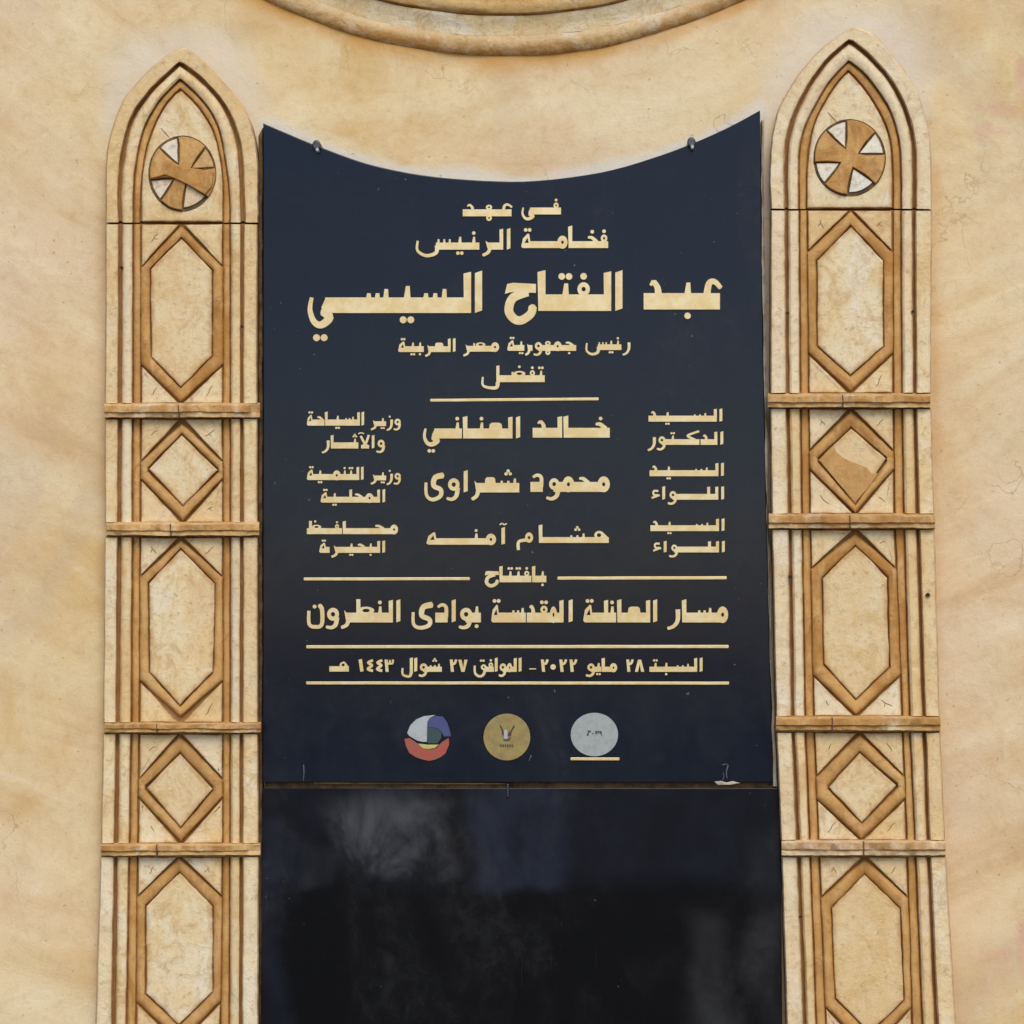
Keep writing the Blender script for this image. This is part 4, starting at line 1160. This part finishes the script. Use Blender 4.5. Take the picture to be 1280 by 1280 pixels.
# the three seals
def tri_shape(name, pts, mat, parent, h0, h1):
    W = Word(); W.poly([(x, -y) for x, y in pts])
    return weld(W, lambda x, y: (x, -y), parent, name, mat, DP + h0, h1)
def s1(l): return [(495 + x / 15.06, 880 + y / 15.06) for x, y in l]
seal = tri_shape('round_seal', s1([(160, 660), (250, 640), (400, 740), (500, 835), (620, 860), (760, 830), (860, 720), (990, 640), (1000, 760), (930, 930), (840, 1000), (740, 1045), (620, 1070), (500, 1045), (370, 1000), (250, 920), (190, 800)]), M_RED, PQ, 0, 0.0012)
seal['label'] = 'round emblem with white sail, blue crescent and red base'
tri_shape('white_sail', s1([(210, 545), (270, 400), (380, 290), (520, 230), (740, 205), (640, 262), (590, 330), (580, 712), (500, 712), (400, 690), (250, 600)]), M_WHITE, seal, 0, 0.0016)
tri_shape('blue_crescent', s1([(645, 268), (740, 225), (880, 240), (960, 340), (1005, 470), (1040, 605), (900, 612), (862, 530), (780, 455), (690, 440), (597, 440), (597, 330)]), M_BLUE, seal, 0, 0.0013)
tri_shape('green_field', s1([(590, 446), (690, 446), (780, 462), (855, 535), (850, 650), (780, 740), (600, 740), (586, 710)]), M_GREEN, seal, 0, 0.0011)
tri_shape('yellow_arc', s1([(410, 745), (600, 768), (805, 765), (740, 822), (620, 850), (500, 830)]), M_YELLOW, seal, 0, 0.0017)
def disc_pts(x, y, rx, ry, n=40): return [(x + rx * math.cos(2 * math.pi * i / n), y + ry * math.sin(2 * math.pi * i / n)) for i in range(n)]
seal = tri_shape('round_seal', disc_pts(633.6, 921.3, 29.2, 29.2), M_GOLDDISC, PQ, 0, 0.0012)
seal['label'] = 'gold round seal with a small winged emblem'
def s2(l): return [(595 + x / 16, 880 + y / 16) for x, y in l]
tri_shape('emblem_wing', s2([(640, 590), (700, 520), (750, 430), (775, 430), (770, 470), (720, 540), (700, 640), (645, 650)]), M_MAROON, seal, 0.0012, 0.0005)
tri_shape('emblem_wing', s2([(470, 420), (500, 430), (545, 520), (560, 600), (545, 650), (520, 600), (510, 520)]), M_MAROON, seal, 0.0012, 0.0005)
tri_shape('emblem_shield', s2([(560, 540), (590, 500), (625, 540), (632, 680), (596, 705), (560, 680)]), M_WHITE, seal, 0.0012, 0.0006)
tri_shape('emblem_base', s2([(545, 700), (600, 712), (640, 700), (690, 650), (690, 720), (640, 740), (560, 740)]), M_INK, seal, 0.0012, 0.0004)
for i in range(6):
    x = 480 + i * 46
    tri_shape('emblem_lettering', s2([(x, 812), (x + 30, 806), (x + 34, 840), (x + 20, 868 + 10 * (i % 2)), (x + 2, 850)]), M_INK, seal, 0.0012, 0.0003)
seal = tri_shape('round_seal', disc_pts(743, 918.2, 29.6, 27.2), M_SILVER, PQ, 0, 0.0012)
seal['label'] = 'silver white round seal with tiny dark lettering, on a gold bar'
def s3(l): return [(700 + x / 14.22, 880 + y / 14.22) for x, y in l]
for pts in ([(490, 470), (550, 470), (545, 500), (515, 510), (510, 560), (475, 565), (480, 530), (500, 515)], [(570, 520), (598, 520), (598, 535), (570, 535)], [(622, 480), (660, 480), (660, 530), (632, 540)], [(668, 478), (700, 478), (700, 520), (670, 524)], [(706, 478), (738, 478), (748, 580), (730, 540), (708, 522)]):
    tri_shape('seal_lettering', s3(pts), M_INK, seal, 0.0012, 0.0004)
rule(713.5, 948.6, 774, 948.8, 3.6)

# chalky scuffs near the lower corners of the plaque
def scuff(pts, wpx):
    W = Word(); W.stroke([(x, -y) for x, y in pts], wpx, wpx * 0.4)
    weld(W, lambda x, y: (x, -y), PQ, 'scuff_mark', M_CHALK, DP, 0.00025)
scuff([(379.5, 956), (380, 966), (379, 976)], 1.4)
scuff([(903, 956), (908, 955), (911, 957)], 1.3)
scuff([(910, 957), (908, 965), (909, 973)], 1.8)
scuff([(904, 966), (905, 971), (903, 975)], 1.0)
scuff([(664, 944), (662.5, 948), (661.5, 951)], 1.5)
scuff([(693, 862), (694, 866)], 1.6)
scuff([(858, 868), (861, 866), (860, 869)], 1.6)
# pale spill of mortar at the lower right corner of the joint
plate('mortar_spill', [(893, 977), (901, 976), (908, 978), (916, 976.5), (925, 979), (912, 981), (898, 981)], 0.008, 0.0225, M_GROUT, slab, bevel=0.5, wash=(0, 0, 0), soft=0.4, warp=0.4, step=3)
